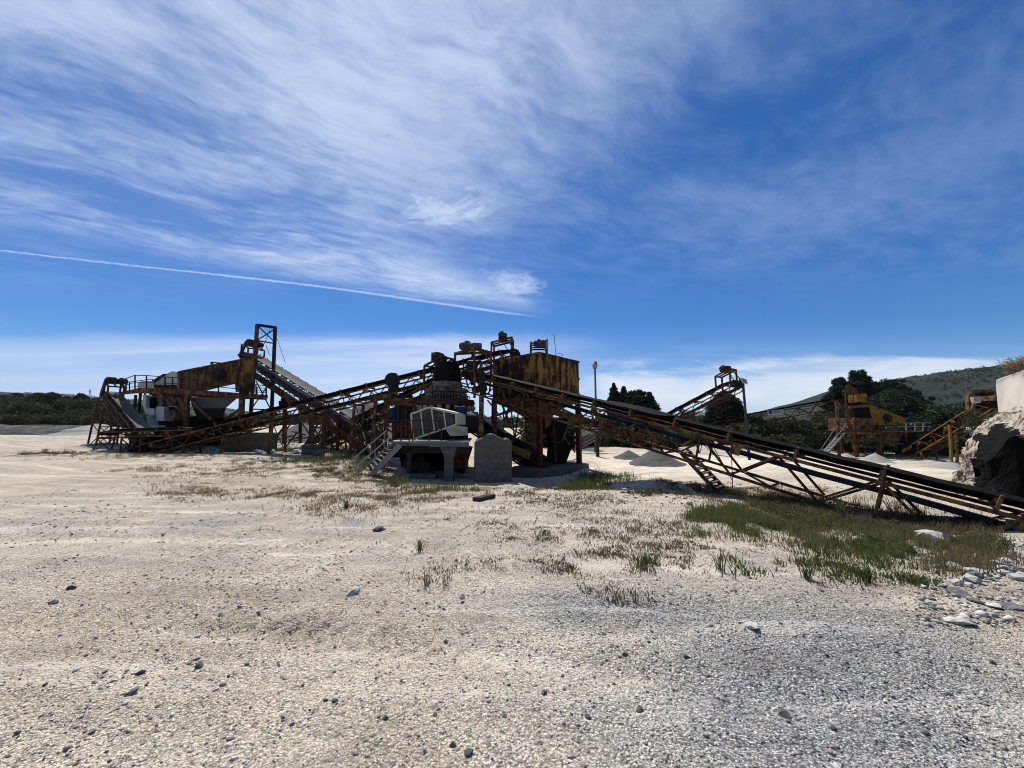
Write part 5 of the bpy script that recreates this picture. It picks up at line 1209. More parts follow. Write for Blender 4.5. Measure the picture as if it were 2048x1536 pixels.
# ------------------------------------------------------------------ left screening plant
D = 26.5; DB = 28.0
sp_ = empty('screening_plant', at(375, 900, D), 'screening plant at the left with a yellow vibrating screen above dirty white chutes', 'screening plant')
# vibrating screen: deep side plates, sloping down to the left
side = [(357, 743), (400, 735), (440, 728), (476, 721), (500, 715), (501, 726), (496, 742), (495, 768), (488, 782), (471, 784), (470, 767), (452, 771), (430, 776), (408, 780), (396, 785), (360, 783)]
mb = MB(); pp(mb, side, 27.2, .12); mb.build('side_plate', M['screen'], sp_)
mb = MB(); pp(mb, [(x_ * 1.0, y_, 29.4) for x_, y_ in [(366, 745), (470, 724), (496, 717), (492, 742), (490, 768), (470, 767), (430, 776), (396, 785), (366, 782)]], 0, .12); mb.build('side_plate', M['screen'], sp_)
mb = MB()
for (x0, y0), (x1, y1) in (((360, 752), (492, 726)), ((360, 768), (490, 744)), ((362, 781), (470, 764))):
    mb.prism([at(x0, y0, 27.33), at(x1, y1, 27.33), at(x1 - 4, y1 + .5, 29.38), at(x0 + 4, y0 + .5, 29.38)], Z * .1)
mb.build('screen_deck', M['dark'], sp_)
mb = MB()
for f in np.linspace(0, 1, 9):
    x_, y0, y1 = 362 + 128 * f, 745 - 27 * f, 781 - 8 * f; mb.bar(at(x_, y0, 27.17), at(x_, y1 - 6 * math.sin(f * 3), 27.17), .09, .05, (0, 1, 0))
mb.bar(at(357, 744, 27.15), at(500, 716, 27.15), .12, .1, (0, 1, 0)); mb.build('stiffener', M['rust'], sp_)
mb = MB(); mb.lathe(at(438, 748, 27.2), (0, -1, 0), [(0, .52), (.06, .52), (.062, .44), (.16, .42), (.18, .34), (.3, .32), (.32, .1)], 28); mb.build('flywheel', M['dark'], sp_)
mb = MB(); mb.bar(at(433, 741, 27.1), at(441, 737, 27.1), .1, .08, (0, 1, 0)); mb.build('cover_plate', M['galv'], sp_)
mb = MB(); pp(mb, [(486, 772), (487, 712), (502, 706), (508, 722), (500, 738), (497, 752), (499, 762), (493, 775), (489, 787), (478, 790)], 26.9, .5); mb.build('feed_chute', M['screen'], sp_)
mb = MB(); mb.pipe([at(423, 731, 28), at(422, 724.5, 28), at(446, 726.5, 28), at(444, 731, 28)], .05, 6); mb.pipe([at(424, 726, 28), at(430, 731, 28)], .04, 6); mb.build('lifting_frame', M['dark'], sp_)
# white hood at the lower end
mb = MB(); pp(mb, [(275, 767), (283, 762), (308, 762), (309, 779), (276, 779)], 27.0, 2.2); mb.build('hood', M['chute'], sp_)
mb = MB(); pp(mb, [(305, 763), (343, 742.5), (354, 743.5), (355, 779), (305, 779)], 27.05, 2.0); mb.build('hood', M['chute'], sp_)
mb = MB(); pp(mb, [(303, 762), (325, 748), (332, 747.5), (309, 763)], 26.9, .1); mb.build('hood_edge', M['dark'], sp_)
mb = MB(); pp(mb, [(308, 769), (352, 770), (352, 778), (308, 778)], 26.95, .06); mb.build('rusty_patch', M['rust_red'], sp_)
# platform
zd2 = at(400, 783, D).z
dk = [(239, 786, 26.0), (277, 777, 25.6), (532, 790, 26.0)]
mb = MB(); mb.prism([at(239, 786, 27.5), at(276, 778, 26.3), at(533, 792, 26.3), at(533, 792, 30.5), at(239, 786, 30.5)], Z * .06); mb.build('deck', M['rust'], sp_)
mb = MB(); pp(mb, [(238, 787), (276, 776), (352, 777.5), (440, 783), (534, 790), (533, 797), (440, 793), (352, 789), (276, 786), (240, 789)], 26.25, .12); mb.build('edge_beam', M['ochre_worn'], sp_)
mb = MB(); mb.bar(at(300, 786, 29.5), at(533, 796, 29.5), .12, .3); 
for x_ in (290, 340, 390, 440, 490, 525): mb.bar(at(x_, 790, 26.5), at(x_, 790, 30.3), .1, .24)
mb.build('floor_beam', M['rust'], sp_)
def rl(mbp, pts, D_, base):   # railing polyline with posts
    for (x_, y_), yb in zip(pts, base): MB().bar(at(x_, yb, D_), at(x_, y_, D_), .06, .06, (0, 1, 0)).build('rail_post', M['dark'], sp_)
    mb = MB()
    for i in range(len(pts) - 1):
        (xa, ya), (xb, yb_) = pts[i], pts[i + 1]; mb.tube(at(xa, ya, D_), at(xb, yb_, D_), .03, 6)
        mb.tube(at(xa, (ya + base[i]) / 2, D_), at(xb, (yb_ + base[i + 1]) / 2, D_), .025, 6)
    mb.build('handrail', M['dark'], sp_)
rl(None, [(241, 761), (252, 757), (270, 750.5)], 26.9, [786, 783, 779])
rl(None, [(270, 750.5), (293, 751), (330, 754), (345, 755), (395, 758), (437, 763), (480, 768)], 26.2, [779, 778, 779, 779, 782, 785, 788])
rl(None, [(241, 761), (259, 764), (305, 758)], 30.2, [786, 785, 783])
rl(None, [(495, 768), (512, 769), (532, 772)], 26.2, [789, 790, 792])
rl(None, [(495, 774), (514, 775), (533, 777)], 30.3, [793, 793, 794])
# hoppers and chutes under the deck
mb = MB(); mb.loft([at(378, 794, 26.9), at(476, 795, 26.9), at(474, 795, 29.6), at(382, 794, 29.6)], [at(386, 817, 27.0), at(452, 816, 27.0), at(450, 816, 29.0), at(390, 817, 29.0)]); mb.build('hopper', M['greyplate'], sp_)
mb = MB(); mb.loft([at(386, 817.2, 27.0), at(452, 816.2, 27.0), at(450, 816, 29.0), at(390, 817, 29.0)], [at(396, 838, 27.2), at(446, 836, 27.2), at(444, 836, 28.4), at(400, 838, 28.4)]); mb.build('hopper', M['dark'], sp_)
mb = MB(); mb.loft([at(303, 790, 27.2), at(376, 791, 27.2), at(376, 791, 29.2), at(303, 790, 29.2)], [at(312, 812, 27.3), at(372, 813, 27.3), at(372, 813, 28.6), at(312, 812, 28.6)]); mb.build('hopper', M['greyplate'], sp_)
def chute(x0, x1, y0, y1, D_, mat, dark_top=None, skew=0):
    mb = MB(); pp(mb, [(x0, y0), (x1, y0), (x1 + skew, y1), (x0 + skew, y1)], D_, .8); mb.build('chute', M[mat], sp_)
chute(291, 308.5, 817, 831, 26.2, 'chute'); chute(312.5, 327.5, 813, 842, 26.3, 'chute'); chute(336, 351, 821, 840, 26.2, 'rust_light', None, 0)
mb = MB(); pp(mb, [(285, 790), (292, 790), (292, 812), (297, 831), (291, 830), (286, 812)], 26.35, .6); pp(mb, [(292, 832), (297, 832), (302, 851), (315, 850), (315, 861), (297, 864)], 26.0, .6); mb.build('chute', M['chute'], sp_)
for (pts, D_) in (([(292, 797), (306, 795), (308, 816.8), (296, 816.8)], 26.6), ([(298, 831.5), (309, 831.5), (315, 849.6), (303, 850.6)], 26.6), ([(336, 813), (351, 814), (351, 820.7), (338, 820.7)], 26.7)): pp(MB(), pts, D_, .45).build('chute_mouth', M['black'], sp_)
mb = MB(); pp(mb, [(311, 790), (323, 790), (326, 806), (321, 812.7), (312, 812.7)], 26.9, .6); pp(mb, [(330, 790), (356, 791), (348, 813), (336, 812)], 26.9, .6); mb.build('chute', M['greyplate'], sp_)
mb = MB(); pp(mb, [(353, 795), (362, 793), (373, 815), (370, 826), (364, 826)], 26.5, .2); pp(mb, [(340, 791), (347, 791), (347, 798), (340, 798)], 26.5, .1); mb.build('chute', M['rust_light'], sp_)
# columns and braces
for (xa, ya, xb, yb, D_, w_) in ((374, 790, 371, 866, 26.35, .26), (486, 745, 482, 852, 26.4, .3), (376, 790, 374, 890, 30.0, .22), (484, 790, 484, 880, 30.2, .24)):
    MB().bar(at(xb, yb, D_), at(xa, ya, D_), w_, w_ * .8, (0, 1, 0)).build('column', M['ochre_worn'], sp_)
for (xa, ya, xb, yb) in ((320, 787, 372, 831), (377, 793, 422, 840), (484, 815, 440, 848)):
    MB().bar(at(xa, ya, 26.45), at(xb, yb, 26.45), .17, .14, (0, 1, 0)).build('brace', M['ochre_worn'], sp_)
for (xa, ya, xb, yb, D_) in ((271.5, 790, 269, 850, 26.3), (281, 786, 277, 852, 27.0)): 
    p = at(xb, yb, D_); p.z = gz(p.x, p.y); MB().bar(p, at(xa, ya, D_), .12, .12, (0, 1, 0)).build('column', M['dark'], sp_)
mb = MB(); pp(mb, [(318, 838), (400, 832), (470, 836), (476, 860), (440, 905), (290, 908), (290, 866), (316, 862)], 28.2, 1.2); mb.build('undercarriage', M['black'], sp_)
mb = MB(); mb.bar(at(262, 876, 26.4), at(262, 900, 26.4), .14, .14, (0, 1, 0)); mb.bar(at(258, 878, 26.4), at(290, 878, 26.4), .12, .12, (0, 1, 0)); mb.bar(at(275, 878, 26.2), at(276, 905, 26.2), .2, .14, (0, 1, 0)); mb.loft([at(248, 866, 26.6), at(276, 866, 26.6), at(276, 866, 27.4), at(248, 866, 27.4)], [at(252, 875, 26.7), at(274, 876, 26.7), at(274, 876, 27.3), at(252, 875, 27.3)]); mb.build('stand', M['rust'], sp_)
# drape of rubber skirts and gear hanging low under the plant
mb = MB(); random.seed(5)
for i in range(16):
    x_ = 285 + i * 6; mb.prism([at(x_, 866 - i * .8, 26.9 + .06 * (i % 2)), at(x_ + 6.3, 865 - i * .8, 26.9 + .06 * (i % 2)), at(x_ + 6, 889 + random.uniform(-4, 4), 26.9), at(x_, 889 + random.uniform(-4, 4), 26.9)], (0, .05, 0))
mb.build('rubber_skirt', M['black'], sp_)
# gantry tower with crossed braces
tw_ = empty('gantry_tower', at(530, 880, 28.3), 'tall narrow steel frame with crossed braces straddling the head of the steep conveyor', 'tower')
def TW(x_, y_, D_): return at(x_, y_, D_)
fl, fr = [(515, 649), (513, 700), (508, 780), (502, 835)], None
near_p = [(514.5, 650), (512, 714), (509, 766), (503, 830), (498, 880)]
far_p = [(550.5, 654), (548, 716), (541, 748), (539, 800), (541, 835), (542, 872)]
for pts, D_, w_ in ((near_p, 28.2, .20), (far_p, 29.8, .2)):
    a, b = at(*pts[-1], D_), at(*pts[0], D_); a.z = min(a.z, gz(a.x, a.y) - .1); MB().bar(a, b, w_, w_, (0, 1, 0)).build('post', M['rust'] if D_ < 29 else M['dark'], tw_)
mb = MB()
for (xa, ya, xb, yb, w_) in ((514, 650, 551, 655, .2), (513.5, 681, 549, 687, .09), (511, 758, 542, 761, .08), (503, 818, 541, 820, .09)): mb.bar(at(xa, ya, 28.2), at(xb, yb, 29.8), w_, w_)
mb.build('cross_beam', M['dark'], tw_)
for (xa, ya, xb, yb) in ((516, 652, 549, 684), (550, 658, 515, 680), (512, 762, 541, 818), (541, 764, 504, 816), (503, 822, 530, 850)):
    MB().bar(at(xa, ya, 28.2), at(xb, yb, 29.8), .07, .06).build('cross_brace', M['dark'], tw_)
for cb in ([at(552, 672, 29.8), at(562, 700, 28.6), at(571, 727, 27.6)], [at(541, 656, 29.4), at(538, 664, 29), at(523, 702, 28.6)], [at(532, 690, 29), at(539, 710, 29)], [at(502, 730, 28), at(504, 742, 28), at(508, 748, 28), at(513, 746, 28)]): MB().pipe(cb, .018, 4).build('cable', M['wire'], tw_)
# little drive seen over the long conveyor
mb = MB(); motor_mb(mb, at(565, 799, 32), (1, 0, -.05), .3, .6); mb.box(at(572, 806, 32), (.9, .6, .35)); mb.bar(at(570, 806, 32), on(568, 32), .25, .25, (0, 1, 0)); mb.bar(at(600, 808, 32), on(600, 32), .2, .2, (0, 1, 0)); mb.bar(at(560, 812, 32), at(612, 808, 32), .2, .25, (0, 1, 0)); mb.pipe([at(578, 806, 31.9), at(580, 794, 31.9), at(584, 796, 31.9), at(587, 807, 31.9)], .04, 5); mb.pipe([at(598, 806, 31.9), at(599, 798, 31.9), at(604, 797, 31.9), at(606, 806, 31.9)], .04, 5)
o = mb.build('drive_unit', M['dark'], origin=at(580, 890, 32)); tag(o, 'grey motor unit showing just above the long conveyor right of the gantry tower', 'motor')
# second, smaller crusher stand under the crossing of the conveyors --------------
t = empty('steel_trestle', at(700, 915, 22.5), 'rusty trestle of posts and crossed braces under the crossing of the conveyors', 'trestle')
for xa, xb, D_ in ((648, 646, 21.8), (676, 674, 24.2), (622, 620, 24.0), (752, 743, 20.6), (774, 770, 20.9)):
    a = at(xb, 912, D_); a.z = gz(a.x, a.y) - .1; MB().bar(a, at(xa, 830 if xa < 700 else 795, D_), .17, .14, (0, 1, 0)).build('post', M['rust_red'] if xa < 700 else M['ochre_worn'], t)
for (xa, ya, xb, yb, D_) in ((676, 862, 706, 895, 24.3), (714, 862, 676, 894, 24.4), (648, 850, 622, 892, 22.6), (622, 846, 648, 890, 22.8), (752, 812, 774, 846, 20.8), (774, 810, 754, 842, 20.85), (655, 856, 700, 858, 24.2), (600, 840, 640, 900, 24.5), (640, 840, 604, 898, 24.55)):
    MB().bar(at(xa, ya, D_), at(xb, yb, D_), .075, .06, (0, 1, 0)).build('brace', M['rust'], t)
r6 = random.Random(23)
for i in range(22):
    x_, y_, d_ = r6.uniform(560, 780), r6.uniform(838, 890), r6.uniform(22.5, 25.5); a_ = r6.choice((.6, -.6, .25, -.25, 1.5, .9, -.9)); l_ = r6.uniform(12, 28)
    MB().bar(at(x_ - math.cos(a_) * l_, y_ - math.sin(a_) * l_, d_), at(x_ + math.cos(a_) * l_, y_ + math.sin(a_) * l_, d_ + r6.uniform(-.6, .6)), .08, .06, (0, 1, 0)).build('brace', M['rust'] if i % 3 else M['ochre_worn'], t)
MB().bar(at(742, 798, 20.7), at(784, 792, 20.7), .3, .3, (0, 1, 0)).build('cross_beam', M['ochre_worn'], t)
stair('metal_stair', 'rusty steep stair among the trestles beside the steep grey conveyor', at(737, 899, 21.0), at(727, 901, 21.6), at(718, 848, 22.4), at(708, 848, 23.0), 11, ('rust', 'rust_light'), sw=.05, sh=.16, td=.2)
# sheet pile: pulley wheel on B
mb = MB(); mb.lathe(at(785, 760, 21.5), (.1, -1, 0), [(-.05, .3), (-.05, .42), (0, .42), (0, .3), (.1, .3), (.1, .42), (.15, .42), (.15, .06)], 22); pp(mb, [(778, 748), (792, 746), (796, 780), (786, 795), (778, 788)], 21.55, .25); mb.build('take_up_pulley', M['dark'], cB.root)

# concrete walls under the conveyor B -------------------------------------------
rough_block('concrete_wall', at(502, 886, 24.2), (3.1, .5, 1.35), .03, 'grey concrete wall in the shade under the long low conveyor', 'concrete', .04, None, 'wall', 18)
rough_block('concrete_block', at(624, 902, 22.0), (.95, .8, .75), .3, 'squat grey concrete block in the rubble under the crossing conveyors', 'concrete', .06, None, 'block', 8)
for i, (px, py, w, D_, lab) in enumerate([(638, 893, 28, 21.5, 'big pale boulder among the trestle posts under the crossing conveyors'), (592, 902, 24, 22.4, 'pale broken slab in the rubble left of the squat concrete block'), (520, 899, 20, 22.6, 'pale stone in front of the shaded concrete wall, left of two'), (545, 899, 22, 22.6, 'pale stone in front of the shaded concrete wall, right of two'), (272, 905, 26, 25.4, 'pale stone at the left foot of the left screening plant'), (680, 912, 18, 20.6, 'small pale stone right of the trestle posts')]):
    p = on(px, D_); s_z = w / 2 / F_PX * D_; me = rock_mesh(s_z, 300 + i, .55, 3, .5); o = link('boulder', me, M['rock_grey'] if i == 0 else M['rock_white']); o.location = p + Z * s_z * .25; tag(o, lab, 'boulder')
# piles -------------------------------------------------------------------------
def pile(px, py_base, py_top, wpx, D_, label, mat, seed, skew=.0, name='gravel_pile'):
    b = at(px, py_base, D_); r = wpx / 2 / F_PX * D_; h = (py_base - py_top) / F_PX * D_; c = at(px, py_base, D_ + r * .8); c.z = gz(c.x, c.y); h = max(.2, at(px, py_top, D_ + r * .8).z - c.z)
    nr_, na_ = 26, 72; V_ = []; F_ = []
    for i in range(nr_):
        f = i / (nr_ - 1)
        for j in range(na_):
            a = 2 * math.pi * j / na_; rr = r * f * (1 + .16 * (float(fbm(np.array([math.cos(a) * 1.6 + seed]), np.array([math.sin(a) * 1.6]), 3, seed)[0]) - .5) * 2)
            x, y = c.x + math.cos(a) * rr + skew * r * (1 - f), c.y + math.sin(a) * rr
            zz_ = (math.sqrt((1 - f) ** 2 + .012) - .11) * h * 1.05 + float(fbm(np.array([x * 2.2]), np.array([y * 2.2]), 4, seed + 4)[0] - .5) * h * .16 * min(1, f * 3)
            V_.append((x, y, (gz(x, y) if f > .6 else c.z) + max(zz_, -.12) if f < .97 else gz(x, y) - .15))
    for i in range(nr_ - 1):
        for j in range(na_): F_.append((i * na_ + j, i * na_ + (j + 1) % na_, (i + 1) * na_ + (j + 1) % na_, (i + 1) * na_ + j))
    F_.append(tuple(range(na_ - 1, -1, -1)))
    mb = MB(); mb.add(V_, F_, True); o = mb.build(name, M[mat], origin=c); return tag(o, label, 'pile')
M['pile_dark'] = plain_mat('dark_sand', (.17, .165, .16), (.26, .25, .24), 20, .95, .9, .03)
M['pile_grey'] = plain_mat('grey_crushed_stone', (.125, .125, .123), (.22, .217, .21), 26, .95, .9, .03)
M['pile_pale'] = plain_mat('pale_crushed_stone', (.40, .385, .36), (.52, .50, .47), 26, .95, .7, .03)
pile(1312, 930, 893, 116, 19.5, 'cone of grey crushed stone standing on the white ground behind the foreground conveyor', 'pile_grey', 3)
pile(1258, 918, 899, 66, 22.5, 'low grey stone heap half hidden behind the grey cone', 'pile_grey', 5)
pile(738, 903, 792, 320, 36, 'large grey gravel heap behind the crossing conveyors', 'pile_grey', 7)
pile(600, 900, 842, 170, 33, 'grey gravel heap behind the middle of the long conveyor', 'pile_grey', 8)
pile(425, 897, 868, 90, 33, 'grey gravel heap seen through the truss near the left screening plant', 'pile_grey', 9)
pile(195, 873, 845, 156, 50, 'pale grey gravel heap below the woodland at the left', 'pile_pale', 11)
pile(205, 903, 886, 105, 25.8, 'low dark mound of fines under the short left conveyor', 'pile_grey', 13)
pile(1752, 923, 905, 62, 27, 'small white heap at the foot of the far screening plant', 'pile_pale', 15)
pile(1900, 936, 922, 100, 22, 'low white heap at the left foot of the rock face', 'pile_pale', 17)
pile(1180, 912, 895, 60, 29, 'low heap of earth and debris behind the storage bin legs', 'pile_grey', 19)

# far right screening plant ------------------------------------------------------
D = 32.0
fp = empty('screening_plant', at(1760, 915, D), 'far rusty yellow screening plant before dark pines at the right', 'screening plant')
mb = MB(); pp(mb, [(1736, 808), (1748, 812), (1810, 836), (1811, 842), (1806, 852), (1788, 850), (1760, 850), (1742, 862), (1738, 848)], D, .15); mb.build('side_plate', M['ochre'], fp)
mb = MB(); pp(mb, [(1736, 808), (1748, 812), (1810, 836), (1811, 842), (1806, 852), (1760, 850), (1738, 848)], D + 2.2, .15); mb.build('side_plate', M['ochre_worn'], fp)
mb = MB(); mb.prism([at(1738, 824, D + .16), at(1808, 846, D + .16), at(1806, 846, D + 2.18), at(1740, 824, D + 2.18)], Z * .1); mb.build('screen_deck', M['dark'], fp)
mb = MB(); mb.lathe(at(1774, 836, D), (0, -1, 0), [(0, .36), (.08, .36), (.09, .24), (.25, .22)], 22); mb.build('flywheel', M['dark'], fp)
mb = MB(); pp(mb, [(1708, 835), (1746, 838), (1746, 862), (1708, 862)], D - .4, 2.6); mb.build('housing', M['ochre_worn'], fp)
mb = MB(); pp(mb, [(1706, 816), (1738, 815), (1744, 837), (1708, 834)], D - .1, 2.0); mb.build('feed_opening', M['black'], fp)
mb = MB(); pp(mb, [(1702, 812), (1734, 810), (1734, 814), (1702, 817)], D - .5, .4); mb.build('cover_plate', M['rust_light'], fp)
mb = MB(); pp(mb, [(1714, 788), (1734, 787), (1735, 803), (1716, 804)], D - .2, .9); mb.build('head_chute', M['ochre'], fp)
mb = MB(); mb.bar(at(1690, 787, D - .4), at(1716, 786, D - .4), .1, .1, (0, 1, 0)); mb.bar(at(1691, 787, D - .4), at(1692, 812, D - .4), .1, .1, (0, 1, 0)); mb.bar(at(1706, 786, D - .4), at(1706, 806, D - .4), .09, .09, (0, 1, 0)); mb.bar(at(1694, 781, D), at(1710, 780, D), .5, .12, (0, 1, 0)); mb.build('head_frame', M['rust'], fp)
for (xa, ya, xb, yb, D_, w_) in ((1673, 803, 1678, 912, D - .8, .2), (1690, 810, 1714, 914, D - .8, .24), (1712, 862, 1714, 912, D - .2, .24), (1757, 850, 1760, 916, D - .3, .34), (1809, 852, 1812, 905, D + .4, .2), (1680, 806, 1684, 912, D + 2, .2), (1760, 850, 1764, 912, D + 2, .24)):
    MB().bar(at(xb, yb, D_), at(xa, ya, D_), w_, w_ * .8, (0, 1, 0)).build('column', M['ochre_worn'], fp)
for (xa, ya, xb, yb) in ((1674, 815, 1692, 812), (1676, 845, 1700, 843), (1678, 866, 1706, 848), (1677, 848, 1706, 866), (1679, 898, 1712, 912), (1717, 880, 1730, 885), (1725, 890, 1757, 878), (1726, 880, 1748, 880), (1760, 885, 1806, 888), (1716, 894, 1757, 894)):
    MB().bar(at(xa, ya, D - .7), at(xb, yb, D - .7), .10, .09, (0, 1, 0)).build('brace', M['rust_light'], fp)
mb = MB(); mb.prism([at(1690, 864, D - .9), at(1844, 863, D - .9), at(1844, 863, D + 3), at(1690, 864, D + 3)], Z * .12); mb.build('deck', M['rust'], fp)
mb = MB(); mb.bar(at(1690, 866, D - 1), at(1762, 866.5, D - 1), .1, .22, (0, 1, 0)); mb.bar(at(1765, 863.5, D - 1), at(1844, 862.5, D - 1), .1, .16, (0, 1, 0)); mb.build('edge_beam', M['ochre'], fp)
mb = MB(); mb.loft([at(1764, 866, D - .3), at(1808, 866, D - .3), at(1808, 866, D + 2), at(1764, 866, D + 2)], [at(1772, 886, D - .1), at(1796, 886, D - .1), at(1796, 886, D + 1.4), at(1772, 886, D + 1.4)]); mb.build('hopper', M['ochre_worn'], fp)
for D_ in (D - 1, D + 2.9):
    for x_ in (1812, 1830, 1846): MB().bar(at(x_, 863, D_), at(x_, 846, D_), .05, .05, (0, 1, 0)).build('rail_post', M['galv'], fp)
    MB().bar(at(1808, 846, D_), at(1862, 845.5, D_), .05, .05, (0, 1, 0)).build('handrail', M['galv'], fp); MB().bar(at(1764, 854, D_), at(1862, 853, D_), .04, .04, (0, 1, 0)).build('handrail', M['galv'], fp)
mb = MB(); mb.bar(at(1822, 848, D - .6), at(1838, 861, D - .6), .14, .12, (0, 1, 0)); mb.build('lever', M['rust_light'], fp)
a0, a1 = at(1651, 911, 30.6), at(1690, 866, 31.0); b0_, b1_ = at(1643, 908, 31.3), at(1680, 866, 31.7)
rails = []
for a, b, lo, hi in ((a0, a1, (1646, 908), (1691, 850)), (b0_, b1_, (1636, 908), (1676, 848))):
    p, q_ = at(lo[0], lo[1], a.y), at(hi[0], hi[1], b.y); rails.append((p, q_, [(a.lerp(b, f), p.lerp(q_, f)) for f in (.15, .5, .95)]))
stair('metal_stair', 'white steel stair with many rungs climbing to the far screening plant', a0, b0_, a1, b1_, 14, ('galv', 'galv', 'galv'), sw=.05, sh=.14, td=.2, rail=rails)
# sign post, lamp post, boards -----------------------------------------------------
sp2 = at(1496, 890, 22); sp2.z = gz(sp2.x, sp2.y)
t = empty('sign_post', sp2, 'leaning teal steel post carrying a small white lettered board', 'sign')
mb = MB(); mb.tube(at(1497.5, 900, 22) - Z * 1.0, at(1486, 766, 22), .085, 12, .065); mb.build('pole', M['teal'], t)
bd = [at(1478.5, 756, 22.0), at(1490, 759.5, 21.8), at(1492.5, 769, 21.8), at(1482, 766.5, 22.0)]
c = sum(bd, Vector()) / 4; bd = [c + (p - c) * 1.0 for p in bd]
mb = MB(); mb.prism([p + Vector((0, -.16, 0)) for p in bd], (0, .04, 0)); sgb = mb.build('sign_board', M['sign'], t)
mb = MB()
for f, x0, x1, hgt in ((.16, .1, .92, .13), (.40, .25, .8, .1), (.58, .18, .86, .07), (.74, .3, .9, .07)):
    L0, L1 = bd[0].lerp(bd[3], f), bd[1].lerp(bd[2], f); M0, M1 = bd[0].lerp(bd[3], f + hgt), bd[1].lerp(bd[2], f + hgt)
    nn = 9; 
    for i in range(nn):
        if (i * 7 + int(f * 100)) % 5 == 0: continue
        fa, fb_ = x0 + (x1 - x0) * i / nn, x0 + (x1 - x0) * (i + .72) / nn
        mb.prism([L0.lerp(L1, fa) + Vector((0, -.163, 0)), L0.lerp(L1, fb_) + Vector((0, -.163, 0)), M0.lerp(M1, fb_) + Vector((0, -.163, 0)), M0.lerp(M1, fa) + Vector((0, -.163, 0))], (0, -.006, 0))
mb.build('lettering', M['sign_ink'], sgb)
mb = MB(); mb.bar(at(1478.5, 756, 22), at(1486, 780, 22.0), .05, .04, (0, 1, 0)); mb.bar(at(1483, 768, 22), at(1487, 784, 22.0), .04, .04, (0, 1, 0)); mb.build('bracket', M['dark'], t)
lp = at(1194, 900, 28); lp.z = gz(lp.x, lp.y)
t = empty('lamp_post', lp, 'tall thin lamp post with a floodlight on top behind the foreground conveyor', 'lamp post')
mb = MB(); mb.tube((lp.x, lp.y, lp.z - .2), at(1190, 737, 28), .10, 12, .065); mb.build('pole', M['greyplate'], t)
mb = MB(); tp = at(1190, 737, 28); mb.loft([tp + Vector(v_) for v_ in ((-.13, -.1, 0), (.13, -.1, 0), (.13, .12, 0), (-.13, .12, 0))], [tp + Vector(v_) for v_ in ((-.2, -.2, .28), (.16, -.22, .30), (.18, .1, .42), (-.2, .1, .42))]); mb.box(tp + Vector((.05, .02, .47)), (.2, .2, .12)); mb.build('floodlight', M['galv'], t)
# banner on G
pA, pB = at(1535, 820, 36.6), at(1567, 819.5, 36.0); pC, pD_ = at(1567, 829.5, 36.0), at(1536, 830.5, 36.6)
t = empty('banner', (pA + pC) / 2, 'white printed banner hung on the side of the far level conveyor', 'banner')
mb = MB(); mb.prism([pA, pB, pC, pD_], (0, .02, 0)); clo = mb.build('cloth', M['sign'], t)
mb = MB()
def bp(u_, v_): return pA.lerp(pB, u_).lerp(pD_.lerp(pC, u_), v_) + Vector((0, -.008, 0))
mb.prism([bp(.02, .06), bp(.30, .06), bp(.27, .80), bp(.08, .80)], (0, -.004, 0)); mb.build('logo', M['sign_blue'], clo)
mb = MB()
for i in range(6):
    for row, (v0, v1) in enumerate(((.14, .42), (.55, .68))):
        if (i + row) % 6 != 5: mb.prism([bp(.36 + i * .1, v0), bp(.43 + i * .1, v0), bp(.43 + i * .1, v1), bp(.36 + i * .1, v1)], (0, -.004, 0))
mb.build('lettering', M['sign_blue'], clo)
# white notice by the head of H
q0, q1, q2, q3 = at(1946, 794, 23.4), at(1960, 793.5, 23.1), at(1962, 805.5, 23.1), at(1949, 806.5, 23.4)
t = empty('notice_board', (q0 + q2) / 2, 'square white notice with faded red writing at the head of the yellow lattice conveyor', 'sign')
brd = MB().prism([q0, q1, q2, q3], (.1, .25, 0)).build('board', M['sign'], t)
mb = MB()
def np2(u_, v_): return q0.lerp(q1, u_).lerp(q3.lerp(q2, u_), v_) + Vector((-.004, -.012, 0))
for v0, u0, u1 in ((.16, .25, .85), (.38, .05, .9), (.55, .2, .8), (.74, .2, .75)):
    n_ = 5
    for i in range(n_):
        a, b = u0 + (u1 - u0) * i / n_, u0 + (u1 - u0) * (i + .7) / n_; mb.prism([np2(a, v0), np2(b, v0), np2(b, v0 + .1), np2(a, v0 + .1)], (0, -.004, 0))
mb.build('lettering', M['sign_red'], brd)
mb = MB(); mb.bar(at(1937, 790, 23.8), at(1937, 824, 23.8), .2, .2, (0, 1, 0)); mb.bar(at(1936, 789, 23.8), at(1945, 788, 23.6), .16, .12, (0, 1, 0)); mb.bar(at(1942, 822, 23.6), at(1948, 808, 23.5), .12, .1, (0, 1, 0)); mb.bar(at(1958, 795, 23.4), at(1996, 793, 22), .16, .14); mb.bar(at(1960, 800, 23.4), at(1994, 799, 22), .14, .12); mb.build('head_frame', M['ochre_worn'], cH.root)
mb = MB(); mb.prism([at(1890, 856, 26.6), at(1918, 837, 26.1), at(1918, 842, 26.1), at(1892, 862, 26.6)], (0, .08, 0)); mb.build('side_plate', M['ochre'], cH.root); mb = MB(); mb.prism([at(1806, 899, 29.5), at(1824, 891, 29.2), at(1824, 895, 29.2), at(1806, 906, 29.5)], (0, .08, 0)); mb.build('side_plate', M['ochre'], cH.root)
pp_ = MB(); pp_.prism([at(1836, 902, 29.3), at(1930, 850, 26.0), at(1932, 858, 26.0), at(1840, 908, 29.3)], (.1, .5, 0)); pp_.build('return_guard', M['rust'], cH.root)
scrub('straw_bushes', [(1968, 786, 16, 3, 24.5, .6, 26)], (.12, .28), 60, .06, 'bush', 'dry bush growing over the head of the yellow lattice conveyor', cat='bush')
scrub('straw_bushes', [(1948, 838, 16, 14, 21.5, 1.0, 45)], (.15, .34), 70, .04, 'bush', 'dull bushes on the slope behind the rock face', cat='bush')
